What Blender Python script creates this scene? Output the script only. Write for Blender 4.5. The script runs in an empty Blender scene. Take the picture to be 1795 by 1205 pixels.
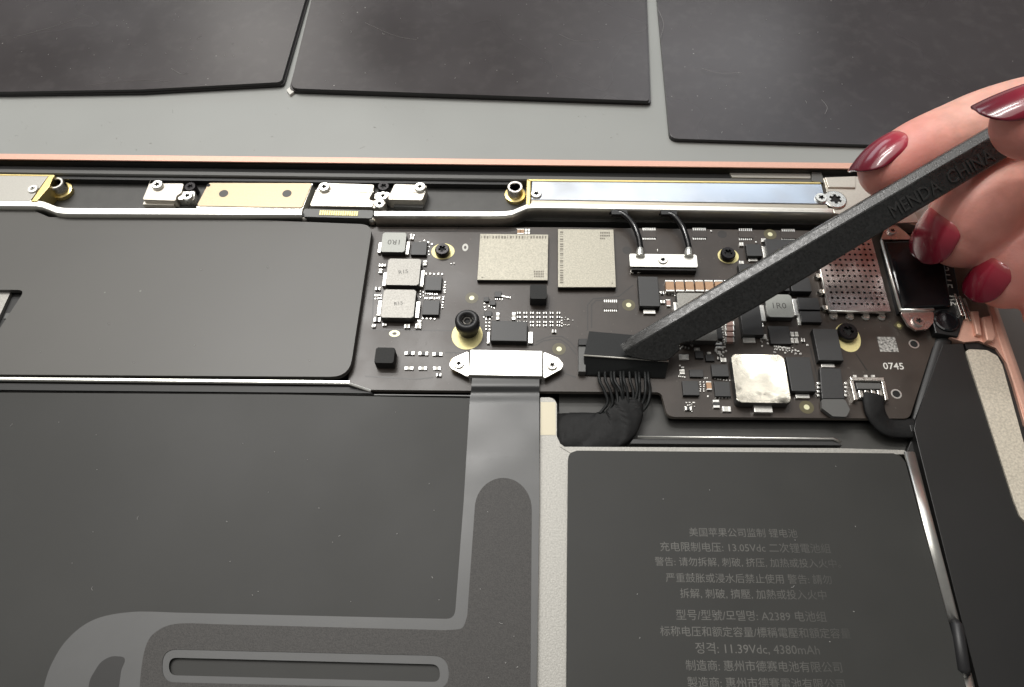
import bpy, bmesh, math, random
from mathutils import Vector, Matrix
random.seed(7)
sc = bpy.context.scene
COL = sc.collection
MM = 0.001

# ------------------------------------------------------------------ camera
RIGHT = Vector((0.99946020, -0.01649109, 0.02841392))      # world x,y,z rows seen from the camera frame
DEPTH = Vector((0.02831000, 0.87115008, -0.49020004))
UP = Vector((-0.01666885, 0.49073983, 0.87114670))
ROT = Matrix((RIGHT, DEPTH, UP))
EYE = Vector((3.94, -67.98, 120.81))                        # mm
cam = bpy.data.cameras.new('camera'); cam_o = bpy.data.objects.new('camera', cam); COL.objects.link(cam_o)
cam.sensor_width = 36.0; cam.lens = 1290.0 / 1795.0 * 36.0
cam.clip_start = 0.005; cam.clip_end = 20.0
cam_o.matrix_world = Matrix.Translation(EYE * MM) @ ROT.to_4x4()
sc.camera = cam_o

# ------------------------------------------------------------------ light: room ambience, ceiling panels and added unseen lamps
w = bpy.data.worlds.new('World'); sc.world = w; w.use_nodes = True
bg = w.node_tree.nodes['Background']; bg.inputs[0].default_value = (1.0, 0.98, 0.955, 1); bg.inputs[1].default_value = 0.145

def area(name, loc, target, sx, sy, power, col):
    l = bpy.data.lights.new(name, 'AREA'); l.shape = 'RECTANGLE'; l.size = sx; l.size_y = sy
    l.energy = power; l.color = col
    o = bpy.data.objects.new(name, l); COL.objects.link(o); o.location = loc
    d = Vector(target) - Vector(loc)
    o.rotation_euler = d.to_track_quat('-Z', 'Y').to_euler()
    return o
area('overhead_or_added_panel', (-0.62, 0.62, 1.50), (-0.62, 0.62, 0), 2.0, 1.50, 20.5, (1.0, 0.97, 0.92))
area('added_key_strip', (-0.45, 0.62, 1.48), (-0.45, 0.62, 0), 0.6, 0.08, 9, (1.0, 0.98, 0.95))  # added pair of strips for firmer shadows and streak highlights
area('added_key_strip', (-0.45, 1.02, 1.48), (-0.45, 1.02, 0), 0.6, 0.08, 9, (1.0, 0.98, 0.95))
area('overhead_or_added_panel', (0.60, 0.80, 1.50), (0.60, 0.80, 0), 0.15, 0.12, 0.40, (1.0, 0.97, 0.92))  # added small lamp, shaped to put a bright spot on the polished coil
area('overhead_or_added_panel', (0.62, 1.42, 1.50), (0.62, 1.42, 0), 0.80, 0.22, 1.5, (0.80, 0.90, 1.0))  # added cool lamp for the blue reflection in the hinge foil
area('overhead_or_added_panel', (-0.90, 2.02, 1.50), (-0.90, 2.02, 0), 0.42, 0.70, 4.0, (1.0, 0.96, 0.9))
area('overhead_or_added_panel', (0.48, 1.95, 1.50), (0.48, 1.95, 0), 0.75, 0.50, 3.6, (0.97, 0.98, 1.0))

area('added_back_light', (-1.2, 3.2, 0.95), (0.0, 0.0, 0.0), 1.8, 0.9, 14, (0.86, 0.93, 1.0))  # added unseen lamp, low at the back, to brighten edges

sc.view_settings.view_transform = 'Standard'; sc.view_settings.look = 'None'
sc.view_settings.exposure = 0.0; sc.view_settings.gamma = 1.0; sc.view_settings.use_curve_mapping = False
sc.cycles.use_denoising = True
sc.cycles.max_bounces = 8
sc.cycles.sample_clamp_indirect = 6.0

# ------------------------------------------------------------------ measuring: photo coordinates -> place on a level z (mm)
def P(px, py, z=0.0):
    r = ROT @ Vector(((px - 897.5) / 1290.0, -(py - 602.5) / 1290.0, -1.0))
    return EYE + r * ((z - EYE.z) / r.z)
def XY(px, py, z=0.0):
    p = P(px, py, z); return (-150.0 if px <= -400 else p.x, p.y)      # parts running out of view on the left end squarely
def RECT(L, T, R, B, z=0.0):
    mx, my = (L + R) / 2, (T + B) / 2
    return (P(L, my, z).x, P(mx, B, z).y, P(R, my, z).x, P(mx, T, z).y)

# ------------------------------------------------------------------ materials
def mat(name, col, rough=0.5, metal=0.0, nscale=0.0, ncol=0.0, bump=0.0, rvar=0.0, coat=0.0, sss=0.0, spec=0.5,
        speck=0.0, speck_scale=0.6, speck_col=(0.6, 0.58, 0.54), smudge=0.0, smudge_scale=0.03, stretch=None, bscale=None, col2=None):
    m = bpy.data.materials.new(name); m.use_nodes = True
    nt = m.node_tree; b = nt.nodes['Principled BSDF']
    def N(t, **kw):
        n = nt.nodes.new(t)
        for k, v in kw.items(): setattr(n, k, v)
        return n
    b.inputs['Base Color'].default_value = (*col, 1); b.inputs['Roughness'].default_value = rough
    b.inputs['Metallic'].default_value = metal; b.inputs['Coat Weight'].default_value = coat; b.inputs['Coat Roughness'].default_value = 0.08
    b.inputs['Specular IOR Level'].default_value = spec
    if sss:
        b.inputs['Subsurface Weight'].default_value = sss; b.inputs['Subsurface Radius'].default_value = (1.0, 0.35, 0.2)
        b.inputs['Subsurface Scale'].default_value = 0.0030
    geo = N('ShaderNodeNewGeometry'); mp = N('ShaderNodeMapping'); mp.inputs['Scale'].default_value = (1000, 1000, 1000) if not stretch else tuple(1000 * s for s in stretch)
    nt.links.new(geo.outputs['Position'], mp.inputs['Vector'])
    def noise(scale, detail=3.0):
        n = N('ShaderNodeTexNoise'); n.inputs['Scale'].default_value = scale; n.inputs['Detail'].default_value = detail
        nt.links.new(mp.outputs['Vector'], n.inputs['Vector']); return n
    colour = None
    if ncol:
        n = noise(nscale); r = N('ShaderNodeValToRGB')
        lo = tuple(c * (1 - ncol) for c in col); hi = col2 or tuple(min(1, c * (1 + ncol)) for c in col)
        r.color_ramp.elements[0].position = 0.32; r.color_ramp.elements[1].position = 0.68
        r.color_ramp.elements[0].color = (*lo, 1); r.color_ramp.elements[1].color = (*hi, 1)
        nt.links.new(n.outputs['Fac'], r.inputs['Fac']); colour = r.outputs['Color']
    def mixc(fac, b_col):
        nonlocal colour
        x = N('ShaderNodeMix', data_type='RGBA'); x.inputs['A'].default_value = (*col, 1)
        if colour: nt.links.new(colour, x.inputs['A'])
        x.inputs['B'].default_value = (*b_col, 1); nt.links.new(fac, x.inputs['Factor']); colour = x.outputs['Result']
    if smudge:
        n = noise(smudge_scale, 5.0); r = N('ShaderNodeMapRange'); r.interpolation_type = 'SMOOTHSTEP'; r.inputs['From Min'].default_value = 0.45; r.inputs['From Max'].default_value = 0.75; r.inputs['To Max'].default_value = smudge
        nt.links.new(n.outputs['Fac'], r.inputs['Value']); mixc(r.outputs['Result'], speck_col)
    if speck:
        v = N('ShaderNodeTexVoronoi'); v.inputs['Scale'].default_value = speck_scale; nt.links.new(mp.outputs['Vector'], v.inputs['Vector'])
        sx = N('ShaderNodeSeparateColor'); nt.links.new(v.outputs['Color'], sx.inputs['Color'])
        rad = N('ShaderNodeMath', operation='MULTIPLY'); rad.inputs[1].default_value = 0.08; nt.links.new(sx.outputs['Green'], rad.inputs[0])
        lt = N('ShaderNodeMath', operation='LESS_THAN'); nt.links.new(v.outputs['Distance'], lt.inputs[0]); nt.links.new(rad.outputs[0], lt.inputs[1])
        pr = N('ShaderNodeMath', operation='LESS_THAN'); nt.links.new(sx.outputs['Red'], pr.inputs[0]); pr.inputs[1].default_value = speck
        mu = N('ShaderNodeMath', operation='MULTIPLY'); nt.links.new(lt.outputs[0], mu.inputs[0]); nt.links.new(pr.outputs[0], mu.inputs[1])
        m2 = N('ShaderNodeMath', operation='MULTIPLY'); nt.links.new(mu.outputs[0], m2.inputs[0]); nt.links.new(sx.outputs['Blue'], m2.inputs[1])
        mixc(m2.outputs[0], speck_col)
    if colour: nt.links.new(colour, b.inputs['Base Color'])
    if rvar:
        n = noise(nscale * 0.5 if nscale else 0.2); r = N('ShaderNodeMapRange'); r.interpolation_type = 'SMOOTHSTEP'; r.inputs['To Min'].default_value = max(0.02, rough - rvar); r.inputs['To Max'].default_value = rough + rvar
        r.inputs['From Min'].default_value = 0.3; r.inputs['From Max'].default_value = 0.7
        nt.links.new(n.outputs['Fac'], r.inputs['Value']); nt.links.new(r.outputs['Result'], b.inputs['Roughness'])
    if bump:
        n = noise(bscale or nscale or 1.0); bp = N('ShaderNodeBump'); bp.inputs['Strength'].default_value = 1.0; bp.inputs['Distance'].default_value = bump * MM
        nt.links.new(n.outputs['Fac'], bp.inputs['Height']); nt.links.new(bp.outputs['Normal'], b.inputs['Normal'])
    return m
M = {}
M['table'] = mat('table', (0.315, 0.325, 0.31), 0.42, nscale=0.02, ncol=0.06, speck=0.12, speck_scale=0.12, speck_col=(0.6, 0.6, 0.55), rvar=0.06)
M['sheet'] = mat('sheet', (0.040, 0.034, 0.035), 0.27, nscale=0.03, ncol=0.12, speck=0.3, speck_scale=0.45, speck_col=(0.40, 0.38, 0.36), smudge=0.03, smudge_scale=0.30, rvar=0.05)
M['sheet_edge'] = mat('sheet_edge', (0.014, 0.013, 0.014), 0.3)
M['rose'] = mat('rose', (0.74, 0.435, 0.335), 0.45, 0.3, nscale=3, ncol=0.04)
M['black'] = mat('black', (0.010, 0.010, 0.010), 0.45)
M['gloss_black'] = mat('gloss_black', (0.006, 0.006, 0.007), 0.12)
M['pan'] = mat('pan', (0.016, 0.016, 0.016), 0.5, nscale=0.3, ncol=0.2)
M['dark_grey'] = mat('dark_grey', (0.055, 0.054, 0.050), 0.45, nscale=0.4, ncol=0.1)
M['mid_grey'] = mat('mid_grey', (0.11, 0.11, 0.105), 0.4)
M['heatsink'] = mat('heatsink', (0.090, 0.087, 0.079), 0.42, nscale=0.03, ncol=0.08, speck=0.1, speck_scale=0.3, speck_col=(0.3, 0.29, 0.27), bump=0.004, bscale=6, rvar=0.03)
M['battery'] = mat('battery', (0.030, 0.030, 0.0275), 0.50, nscale=0.05, ncol=0.10, spec=0.36, smudge=0.10, smudge_scale=0.035, speck_col=(0.09, 0.09, 0.085), bump=0.03, bscale=0.06, rvar=0.04)
M['side_cover'] = mat('side_cover', (0.012, 0.0115, 0.011), 0.45, nscale=0.05, ncol=0.15, bump=0.004, bscale=5)
M['board'] = mat('board', (0.050, 0.039, 0.032), 0.36, nscale=0.2, ncol=0.16, bump=0.012, bscale=0.8, rvar=0.05)
M['board_edge'] = mat('board_edge', (0.16, 0.14, 0.12), 0.5)
M['via'] = mat('via', (0.085, 0.072, 0.06), 0.4)
M['lint'] = mat('lint', (0.36, 0.355, 0.34), 0.8)
M['trace'] = mat('trace', (0.027, 0.023, 0.020), 0.36)
M['chip'] = mat('chip', (0.040, 0.040, 0.040), 0.42, nscale=6, ncol=0.12, bump=0.004)
M['chip_side'] = mat('chip_side', (0.014, 0.014, 0.014), 0.5)
M['foam'] = mat('foam', (0.022, 0.022, 0.021), 0.75, nscale=8, ncol=0.3, bump=0.03)
M['silver'] = mat('silver', (0.76, 0.73, 0.67), 0.28, 1.0, nscale=2.0, ncol=0.06, rvar=0.05)
M['white_steel'] = mat('white_steel', (0.93, 0.92, 0.86), 0.34, 1.0, nscale=1.0, ncol=0.03)
M['nand'] = mat('nand', (0.46, 0.435, 0.36), 0.50, 0.35, nscale=3.6, ncol=0.16, bump=0.02)
M['steel_plate'] = mat('steel_plate', (0.62, 0.58, 0.51), 0.40, 0.6, nscale=3, ncol=0.04)
M['cream_steel'] = mat('cream_steel', (0.50, 0.485, 0.44), 0.40, 0.3, nscale=3, ncol=0.04)
M['gold_plate'] = mat('gold_plate', (0.52, 0.41, 0.27), 0.42, 0.5, nscale=3, ncol=0.04)
M['gold'] = mat('gold', (0.80, 0.64, 0.28), 0.34, 0.9, nscale=2, ncol=0.06)
M['pad_gold'] = mat('pad_gold', (0.80, 0.71, 0.34), 0.45, 0.35, nscale=2, ncol=0.06)
M['pad_dot'] = mat('pad_dot', (0.82, 0.80, 0.52), 0.4, 0.2)
M['pad_ring'] = mat('pad_ring', (0.115, 0.10, 0.05), 0.4)
M['foil'] = mat('foil', (0.54, 0.57, 0.62), 0.22, 1.0, nscale=0.3, ncol=0.05, rvar=0.05)  # blue tint paints a cool reflection onto plain steel
M['foil_lip'] = mat('foil_lip', (0.52, 0.46, 0.37), 0.34, 1.0, nscale=1.5, ncol=0.08, stretch=(0.1, 1, 1))
M['inductor'] = mat('inductor', (0.31, 0.30, 0.275), 0.44, 0.4, nscale=4, ncol=0.15, bump=0.02)
M['inductor_pale'] = mat('inductor_pale', (0.40, 0.41, 0.38), 0.5, 0.2, nscale=4, ncol=0.06)
M['polished'] = mat('polished', (0.66, 0.63, 0.55), 0.15, 1.0, nscale=0.45, ncol=0.25, rvar=0.10, bump=0.012, bscale=0.35)
M['ind_side'] = mat('ind_side', (0.05, 0.048, 0.045), 0.5)
M['ink_dark'] = mat('ink_dark', (0.10, 0.098, 0.09), 0.6)
M['ink_faint'] = mat('ink_faint', (0.20, 0.18, 0.145), 0.55)
M['code_grey'] = mat('code_grey', (0.30, 0.29, 0.27), 0.55, nscale=2.2, ncol=0.9)
M['ink_white'] = mat('ink_white', (0.72, 0.71, 0.66), 0.55)
M['tan'] = mat('tan', (0.50, 0.30, 0.17), 0.5, nscale=3, ncol=0.06)
M['pinkcap'] = mat('pinkcap', (0.50, 0.33, 0.28), 0.45)
M['solder'] = mat('solder', (0.80, 0.79, 0.75), 0.32, 0.9, nscale=3, ncol=0.1)
M['shield'] = mat('shield', (0.70, 0.63, 0.60), 0.25, 1.0, nscale=0.4, ncol=0.06, rvar=0.05)
M['film'] = mat('film', (0.050, 0.051, 0.051), 0.36, spec=0.75, nscale=0.25, ncol=0.08, rvar=0.04)
M['stiff'] = mat('stiff', (0.042, 0.039, 0.036), 0.55, nscale=5.5, ncol=0.35, bump=0.02, speck=0.14, speck_scale=0.35, speck_col=(0.7, 0.7, 0.66))
M['joint'] = mat('joint', (0.46, 0.42, 0.32), 0.42, 0.4)
M['frame'] = mat('frame', (0.40, 0.39, 0.36), 0.50, 0.4, nscale=3.5, ncol=0.13, bump=0.03)
M['textured'] = mat('textured', (0.62, 0.57, 0.47), 0.5, 0.2, nscale=2.6, ncol=0.18, bump=0.05)
M['tape'] = mat('tape', (0.011, 0.011, 0.011), 0.6, spec=0.22, nscale=0.6, ncol=0.2, bump=0.06, bscale=1.2)
M['plug'] = mat('plug', (0.010, 0.011, 0.011), 0.5, spec=0.3, nscale=4, ncol=0.2)
M['spudger'] = mat('spudger', (0.016, 0.0163, 0.0158), 0.30, nscale=2.6, ncol=0.38, bump=0.03, bscale=3.4, rvar=0.08, spec=0.55)
M['spudger_mark'] = mat('spudger_mark', (0.030, 0.030, 0.029), 0.35, bump=0.05, nscale=2)
M['skin'] = mat('skin', (0.80, 0.435, 0.35), 0.45, nscale=0.35, ncol=0.11, sss=0.40, bump=0.045, bscale=1.9)
M['nail'] = mat('nail', (0.20, 0.006, 0.022), 0.22, coat=0.6)
M['screw_dark'] = mat('screw_dark', (0.022, 0.020, 0.021), 0.28, 0.6)
M['recess'] = mat('recess', (0.003, 0.003, 0.003), 0.7)
M['rubber'] = mat('rubber', (0.017, 0.017, 0.018), 0.45)

# battery print: patchy ink, glare painted in by fading it to the right
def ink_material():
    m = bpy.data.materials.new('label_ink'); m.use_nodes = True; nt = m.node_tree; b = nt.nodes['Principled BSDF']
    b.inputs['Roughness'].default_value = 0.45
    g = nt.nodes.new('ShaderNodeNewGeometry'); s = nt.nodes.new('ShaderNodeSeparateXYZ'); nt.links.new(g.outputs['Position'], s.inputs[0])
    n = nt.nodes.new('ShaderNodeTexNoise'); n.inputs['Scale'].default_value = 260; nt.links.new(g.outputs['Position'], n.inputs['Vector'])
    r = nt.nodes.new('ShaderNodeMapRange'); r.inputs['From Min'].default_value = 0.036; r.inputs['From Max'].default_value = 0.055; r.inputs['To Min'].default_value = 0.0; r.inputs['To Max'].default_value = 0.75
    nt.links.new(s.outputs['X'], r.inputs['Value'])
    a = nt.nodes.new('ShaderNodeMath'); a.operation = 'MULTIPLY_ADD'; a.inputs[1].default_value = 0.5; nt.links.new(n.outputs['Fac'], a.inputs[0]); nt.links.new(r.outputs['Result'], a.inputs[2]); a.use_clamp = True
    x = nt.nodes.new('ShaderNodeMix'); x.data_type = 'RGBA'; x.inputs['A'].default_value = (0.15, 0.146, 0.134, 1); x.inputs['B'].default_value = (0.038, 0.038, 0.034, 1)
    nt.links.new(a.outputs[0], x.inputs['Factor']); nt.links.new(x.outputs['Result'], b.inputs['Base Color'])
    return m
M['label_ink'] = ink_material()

# ------------------------------------------------------------------ object helpers (all sizes in mm)
WL = {}
def props(o, label=None, cat=None, group=None, kind=None):
    if label: o['label'] = label
    if cat: o['category'] = cat
    if group: o['group'] = group
    if kind: o['kind'] = kind
    return o
def thing(name, label, cat, loc, group=None):
    o = bpy.data.objects.new(name, None); COL.objects.link(o); o.empty_display_size = 0.005
    v = Vector(loc) * MM; o.location = v; WL[o.name] = v
    return props(o, label, cat, group)
def obj(name, bm, m, parent=None, smooth=False, **kw):
    bmesh.ops.recalc_face_normals(bm, faces=bm.faces[:])
    me = bpy.data.meshes.new(name)
    xs = [v.co for v in bm.verts]
    c = Vector(((min(v.x for v in xs) + max(v.x for v in xs)) / 2, (min(v.y for v in xs) + max(v.y for v in xs)) / 2, min(v.z for v in xs)))
    for v in bm.verts: v.co = (v.co - c) * MM
    if smooth is True:
        for f in bm.faces: f.smooth = True
    bm.to_mesh(me); bm.free()
    for k in (m if isinstance(m, (list, tuple)) else [m]): me.materials.append(M[k])
    o = bpy.data.objects.new(name, me); COL.objects.link(o)
    loc = c * MM; WL[o.name] = loc
    if parent is not None:
        o.parent = parent; o.location = loc - WL[parent.name]
    else: o.location = loc
    return props(o, **kw)
def place(o, src, loc, parent, rz=0.0, scale=None):
    """copy one mesh object (shares its mesh)"""
    c = o.copy(); COL.objects.link(c); v = Vector(loc) * MM; WL[c.name] = v
    c.parent = parent; c.location = v - (WL[parent.name] if parent else Vector()); c.rotation_euler = (0, 0, rz)
    if scale: c.scale = scale
    return c
def poly_round(pts, r, seg=5):
    out = []; n = len(pts)
    for i, p in enumerate(pts):
        p = Vector(p[:2]); a = Vector(pts[i - 1][:2]); b = Vector(pts[(i + 1) % n][:2])
        rr = r[i] if isinstance(r, (list, tuple)) else r
        if rr <= 0: out.append(p); continue
        u = (a - p).normalized(); v = (b - p).normalized(); ang = u.angle(v)
        d = min(rr / math.tan(ang / 2), (a - p).length * 0.49, (b - p).length * 0.49)
        s, e = p + u * d, p + v * d
        for k in range(seg + 1):
            t = k / seg
            out.append(s * (1 - t) ** 2 + p * 2 * t * (1 - t) + e * t * t)
    return [(q.x, q.y) for q in out]
def prism(bm, pts, z0, z1, bevel=0.0, side=None, seg=2):
    lo = [bm.verts.new((x, y, z0)) for x, y in pts]; hi = [bm.verts.new((x, y, z1)) for x, y in pts]
    top = bm.faces.new(hi); bm.faces.new(lo[::-1]); n = len(pts); sides = []
    for i in range(n):
        f = bm.faces.new((lo[i], lo[(i + 1) % n], hi[(i + 1) % n], hi[i])); sides.append(f)
        if side is not None: f.material_index = side
    if bevel:
        bmesh.ops.bevel(bm, geom=[e for e in top.edges], offset=bevel, segments=seg, affect='EDGES', profile=0.5, material=0 if side is None else -1)
    return top
def rect_pts(x0, y0, x1, y1): return [(x0, y0), (x1, y0), (x1, y1), (x0, y1)]
def box(bm, x0, y0, z0, x1, y1, z1, bevel=0.0, cr=0.0, side=None):
    pts = rect_pts(min(x0, x1), min(y0, y1), max(x0, x1), max(y0, y1))
    if cr: pts = poly_round(pts, cr, 4)
    prism(bm, pts, z0, z1, bevel, side)
def lathe(bm, cx, cy, prof, seg=24, mi=None):
    rings = []
    for r, z in prof:
        rings.append([bm.verts.new((cx + r * math.cos(2 * math.pi * k / seg), cy + r * math.sin(2 * math.pi * k / seg), z)) for k in range(seg)] if r > 1e-6 else [bm.verts.new((cx, cy, z))])
    for i in range(len(rings) - 1):
        a, b = rings[i], rings[i + 1]
        for k in range(seg):
            l = (k + 1) % seg
            vs = ([a[0]] if len(a) == 1 else [a[k], a[l]]) + ([b[0]] if len(b) == 1 else [b[l], b[k]])
            if len(vs) >= 3:
                f = bm.faces.new(vs)
                if mi: f.material_index = mi[i]
    if len(rings[0]) > 1: bm.faces.new(rings[0])
    if len(rings[-1]) > 1: bm.faces.new(rings[-1])
def smooth_path(pts, n=8):
    pts = [Vector(p) for p in pts]; out = []
    for i in range(len(pts) - 1):
        p0 = pts[max(i - 1, 0)]; p1 = pts[i]; p2 = pts[i + 1]; p3 = pts[min(i + 2, len(pts) - 1)]
        for k in range(n):
            t = k / n
            out.append(0.5 * ((2 * p1) + (p2 - p0) * t + (2 * p0 - 5 * p1 + 4 * p2 - p3) * t * t + (3 * p1 - p0 - 3 * p2 + p3) * t ** 3))
    out.append(pts[-1]); return out
def tube(bm, path, rad, seg=10, flat=None, caps=True):
    path = [Vector(p) for p in path]; rings = []; ref = Vector((0, 0, 1))
    for i, p in enumerate(path):
        t = (path[min(i + 1, len(path) - 1)] - path[max(i - 1, 0)]).normalized()
        s = t.cross(ref)
        if s.length < 1e-4: s = Vector((1, 0, 0))
        s.normalize(); n = s.cross(t)
        r = rad[i] if isinstance(rad, (list, tuple)) else rad
        fa, fb = flat if flat else (1, 1)
        rings.append([bm.verts.new(p + s * (math.cos(a) * r * fa) + n * (math.sin(a) * r * fb)) for a in [2 * math.pi * k / seg for k in range(seg)]])
    for a, b in zip(rings, rings[1:]):
        for k in range(seg): bm.faces.new((a[k], a[(k + 1) % seg], b[(k + 1) % seg], b[k]))
    if caps: bm.faces.new(rings[0][::-1]); bm.faces.new(rings[-1])
    return rings
def sweep(bm, path, prof):
    """sweep a (dy,z) profile along an x-going path of (x,y)"""
    rings = [[bm.verts.new((x, y + dy, z)) for dy, z in prof] for x, y in path]
    n = len(prof)
    for a, b in zip(rings, rings[1:]):
        for k in range(n): bm.faces.new((a[k], a[(k + 1) % n], b[(k + 1) % n], b[k]))
    bm.faces.new(rings[0]); bm.faces.new(rings[-1][::-1])
def NB(): return bmesh.new()
def pbox(name, L, T, R, B, z0, z1, m, parent, bevel=0.05, cr=0.0, side=None, **kw):
    """box whose TOP face covers the photo rectangle L,T,R,B at height z1"""
    x0, y0, x1, y1 = RECT(L, T, R, B, z1); bm = NB(); box(bm, x0, y0, z0, x1, y1, z1, bevel, cr, side)
    return obj(name, bm, m, parent, **kw)
def ppoly(name, pts, z0, z1, m, parent, bevel=0.05, r=0.0, side=None, seg=5, **kw):
    q = [XY(x, y, z1) for x, y in pts]
    if r: q = poly_round(q, r, seg)
    bm = NB(); prism(bm, q, z0, z1, bevel, side); return obj(name, bm, m, parent, **kw)
_dg = None
def text(name, s, centre, width, m, parent, rz=0.0, height=None, basis=None, extrude=0.0, bold=0.0):
    cu = bpy.data.curves.new('t', 'FONT'); cu.body = s; cu.size = 1.0; cu.align_x = 'CENTER'; cu.align_y = 'CENTER'; cu.extrude = extrude; cu.offset = bold
    cu.resolution_u = 2
    t = bpy.data.objects.new('t', cu); COL.objects.link(t); bpy.context.view_layer.update()
    me = bpy.data.meshes.new_from_object(t.evaluated_get(bpy.context.evaluated_depsgraph_get()))
    bpy.data.objects.remove(t); bpy.data.curves.remove(cu)
    bm = NB(); bm.from_mesh(me); bpy.data.meshes.remove(me)
    xs = [v.co.x for v in bm.verts]; ys = [v.co.y for v in bm.verts]
    if not xs: bm.free(); return None
    wx = max(xs) - min(xs); wy = max(ys) - min(ys); cx = (max(xs) + min(xs)) / 2; cy = (max(ys) + min(ys)) / 2
    sx = width / wx; sy = (height / wy) if height else sx
    c, si = math.cos(rz), math.sin(rz); o = Vector(centre)
    for v in bm.verts:
        x, y, z = (v.co.x - cx) * sx, (v.co.y - cy) * sy, v.co.z
        v.co = (o + basis[0] * x + basis[1] * y + basis[2] * z) if basis else o + Vector((x * c - y * si, x * si + y * c, z))
    return obj(name, bm, m, parent)
def screw(px, py, z0, z1, r, parent, m='silver', name='screw', cr=0.5, seg=20):
    """pan-head screw with a recessed star drive"""
    x, y = XY(px, py, z1); bm = NB()
    lathe(bm, x, y, [(r, z0), (r, z1 - r * 0.18), (r * 0.88, z1), (r * cr, z1), (r * cr * 0.9, z1 - r * 0.35), (0, z1 - r * 0.35)], seg, [0, 0, 0, 1, 1])
    for k in range(5):       # lobes of the star drive standing into the recess
        a = 2 * math.pi * k / 5 + 0.3
        lathe(bm, x + math.cos(a) * r * cr * 0.86, y + math.sin(a) * r * cr * 0.86, [(r * 0.13, z1 - r * 0.3), (r * 0.13, z1 - 0.01)], 6, [0])
    return obj(name, bm, [m, 'recess'], parent)

# ================================================================== SETTING
bm = NB(); box(bm, -900, -700, -33, 900, 1100, -13)
obj('tabletop', bm, 'table', kind='structure')

# ================================================================== BLACK SHEETS ON THE TABLE
def sheet(pts, z0, z1, r, label, lift=None):
    q = poly_round([XY(x, y, z1) for x, y in pts], r, 4); bm = NB(); prism(bm, q, z0, z1, 0.12, 1)
    return obj('rubber_sheet', bm, ['sheet', 'sheet_edge'], label=label, cat='rubber sheet', group='black rubber sheets on the bench')
sheet([(-260, -260), (-240, 166), (20, 166), (250, 163), (497, 149), (541, -4), (600, -260)], -12.99, -12.2, 1.2,
      'lower black sheet of the stacked pair beside the gap in the bench sheets')
sheet([(-260, -260), (-240, 161), (20, 161), (250, 157), (493, 144), (536, -4), (594, -260)], -12.19, -11.3, 1.2,
      'scratched glossy black sheet lying on top of the stacked pair')
sheet([(520, -260), (552, -10), (506, 160), (1141, 181), (1134, 0), (1126, -260)], -12.99, -12.2, [0, 0, 2.0, 0.6, 0, 0],
      'lower black sheet under the smudged sheet with a chipped white corner')
sheet([(518, -260), (549, -10), (508, 155), (1138, 177), (1131, 0), (1124, -260)], -12.19, -11.3, [0, 0, 2.5, 0.6, 0, 0],
      'smudged glossy black sheet with a chipped white corner')
sheet([(1133, -260), (1152, 0), (1174, 243), (1560, 255), (2400, 290), (2400, -260)], -12.99, -11.8, [0, 0, 2.2, 0, 0, 0],
      'single glossy black sheet running behind the hand')
ppoly('paper_scrap', [(502, 158), (508, 153), (515, 161), (508, 166)], -12.99, -12.3, 'ink_white', None, 0, label='tiny white scrap at the corner of a black sheet', cat='scrap')

# ================================================================== LAPTOP CASE
case = thing('laptop_case', 'rose gold laptop base lying open with its bottom cover removed', 'laptop', (0, 0, -13))
xr_in = P(1742, 620, 0).x; 
bm = NB(); box(bm, -152, -110, -12.9, 88, 47, -4.5); obj('floor_pan', bm, 'pan', case)
# back rim: lit pink lip, then a black liner painting in the gap's shade
yb0 = P(700, 288.2, 3.5).y; yb1 = P(700, 277.0, 3.5).y; XR = P(1767, 640, 1.2).x + 1.6
bm = NB(); sweep(bm, [(-152, 0.5), (XR - 4, 0)], [(yb0, 3.5), (yb1 - 0.3, 3.5), (yb1, 3.1), (yb1 + 0.4, -12.9), (yb0 + 0.7, -12.9), (yb0 + 0.7, 2.9), (yb0, 3.2)])
obj('back_rim', bm, 'rose', case)
bm = NB(); sweep(bm, [(-152, 0.45), (XR - 4, 0)], [(yb0 - 0.9, 1.2), (yb0 - 0.1, 1.4), (yb0 + 0.1, 2.8), (yb0 + 0.66, 2.8), (yb0 + 0.66, -4.4), (yb0 - 0.9, -4.4)])
obj('rim_gap_shade', bm, 'black', case)
# side wall: inner bright ledge, rounded outer face
prof_pts = [(1735, 596), (1800, 770), (1900, 1040)]
x_in = XR - 1.6
bm = NB()
rings = []
for y in (-110, yb0 - 6, yb0 - 2, yb0 + 0.5):
    k = 0 if y < yb0 - 4 else (y - (yb0 - 6)) ** 2 * 0.06
    rings.append([bm.verts.new((x - k, y, z)) for x, z in ((x_in, -4.4), (x_in, 1.0), (x_in + 0.2, 1.2), (x_in + 1.0, 1.2), (x_in + 1.6, 0.9), (x_in + 2.6, 0.0), (x_in + 3.4, -3), (x_in + 3.8, -12.9), (x_in, -12.9))])
for a, b in zip(rings, rings[1:]):
    for k in range(9): bm.faces.new((a[k], a[(k + 1) % 9], b[(k + 1) % 9], b[k]))
bm.faces.new(rings[0]); bm.faces.new(rings[-1][::-1])
obj('side_wall', bm, 'rose', case)
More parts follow.
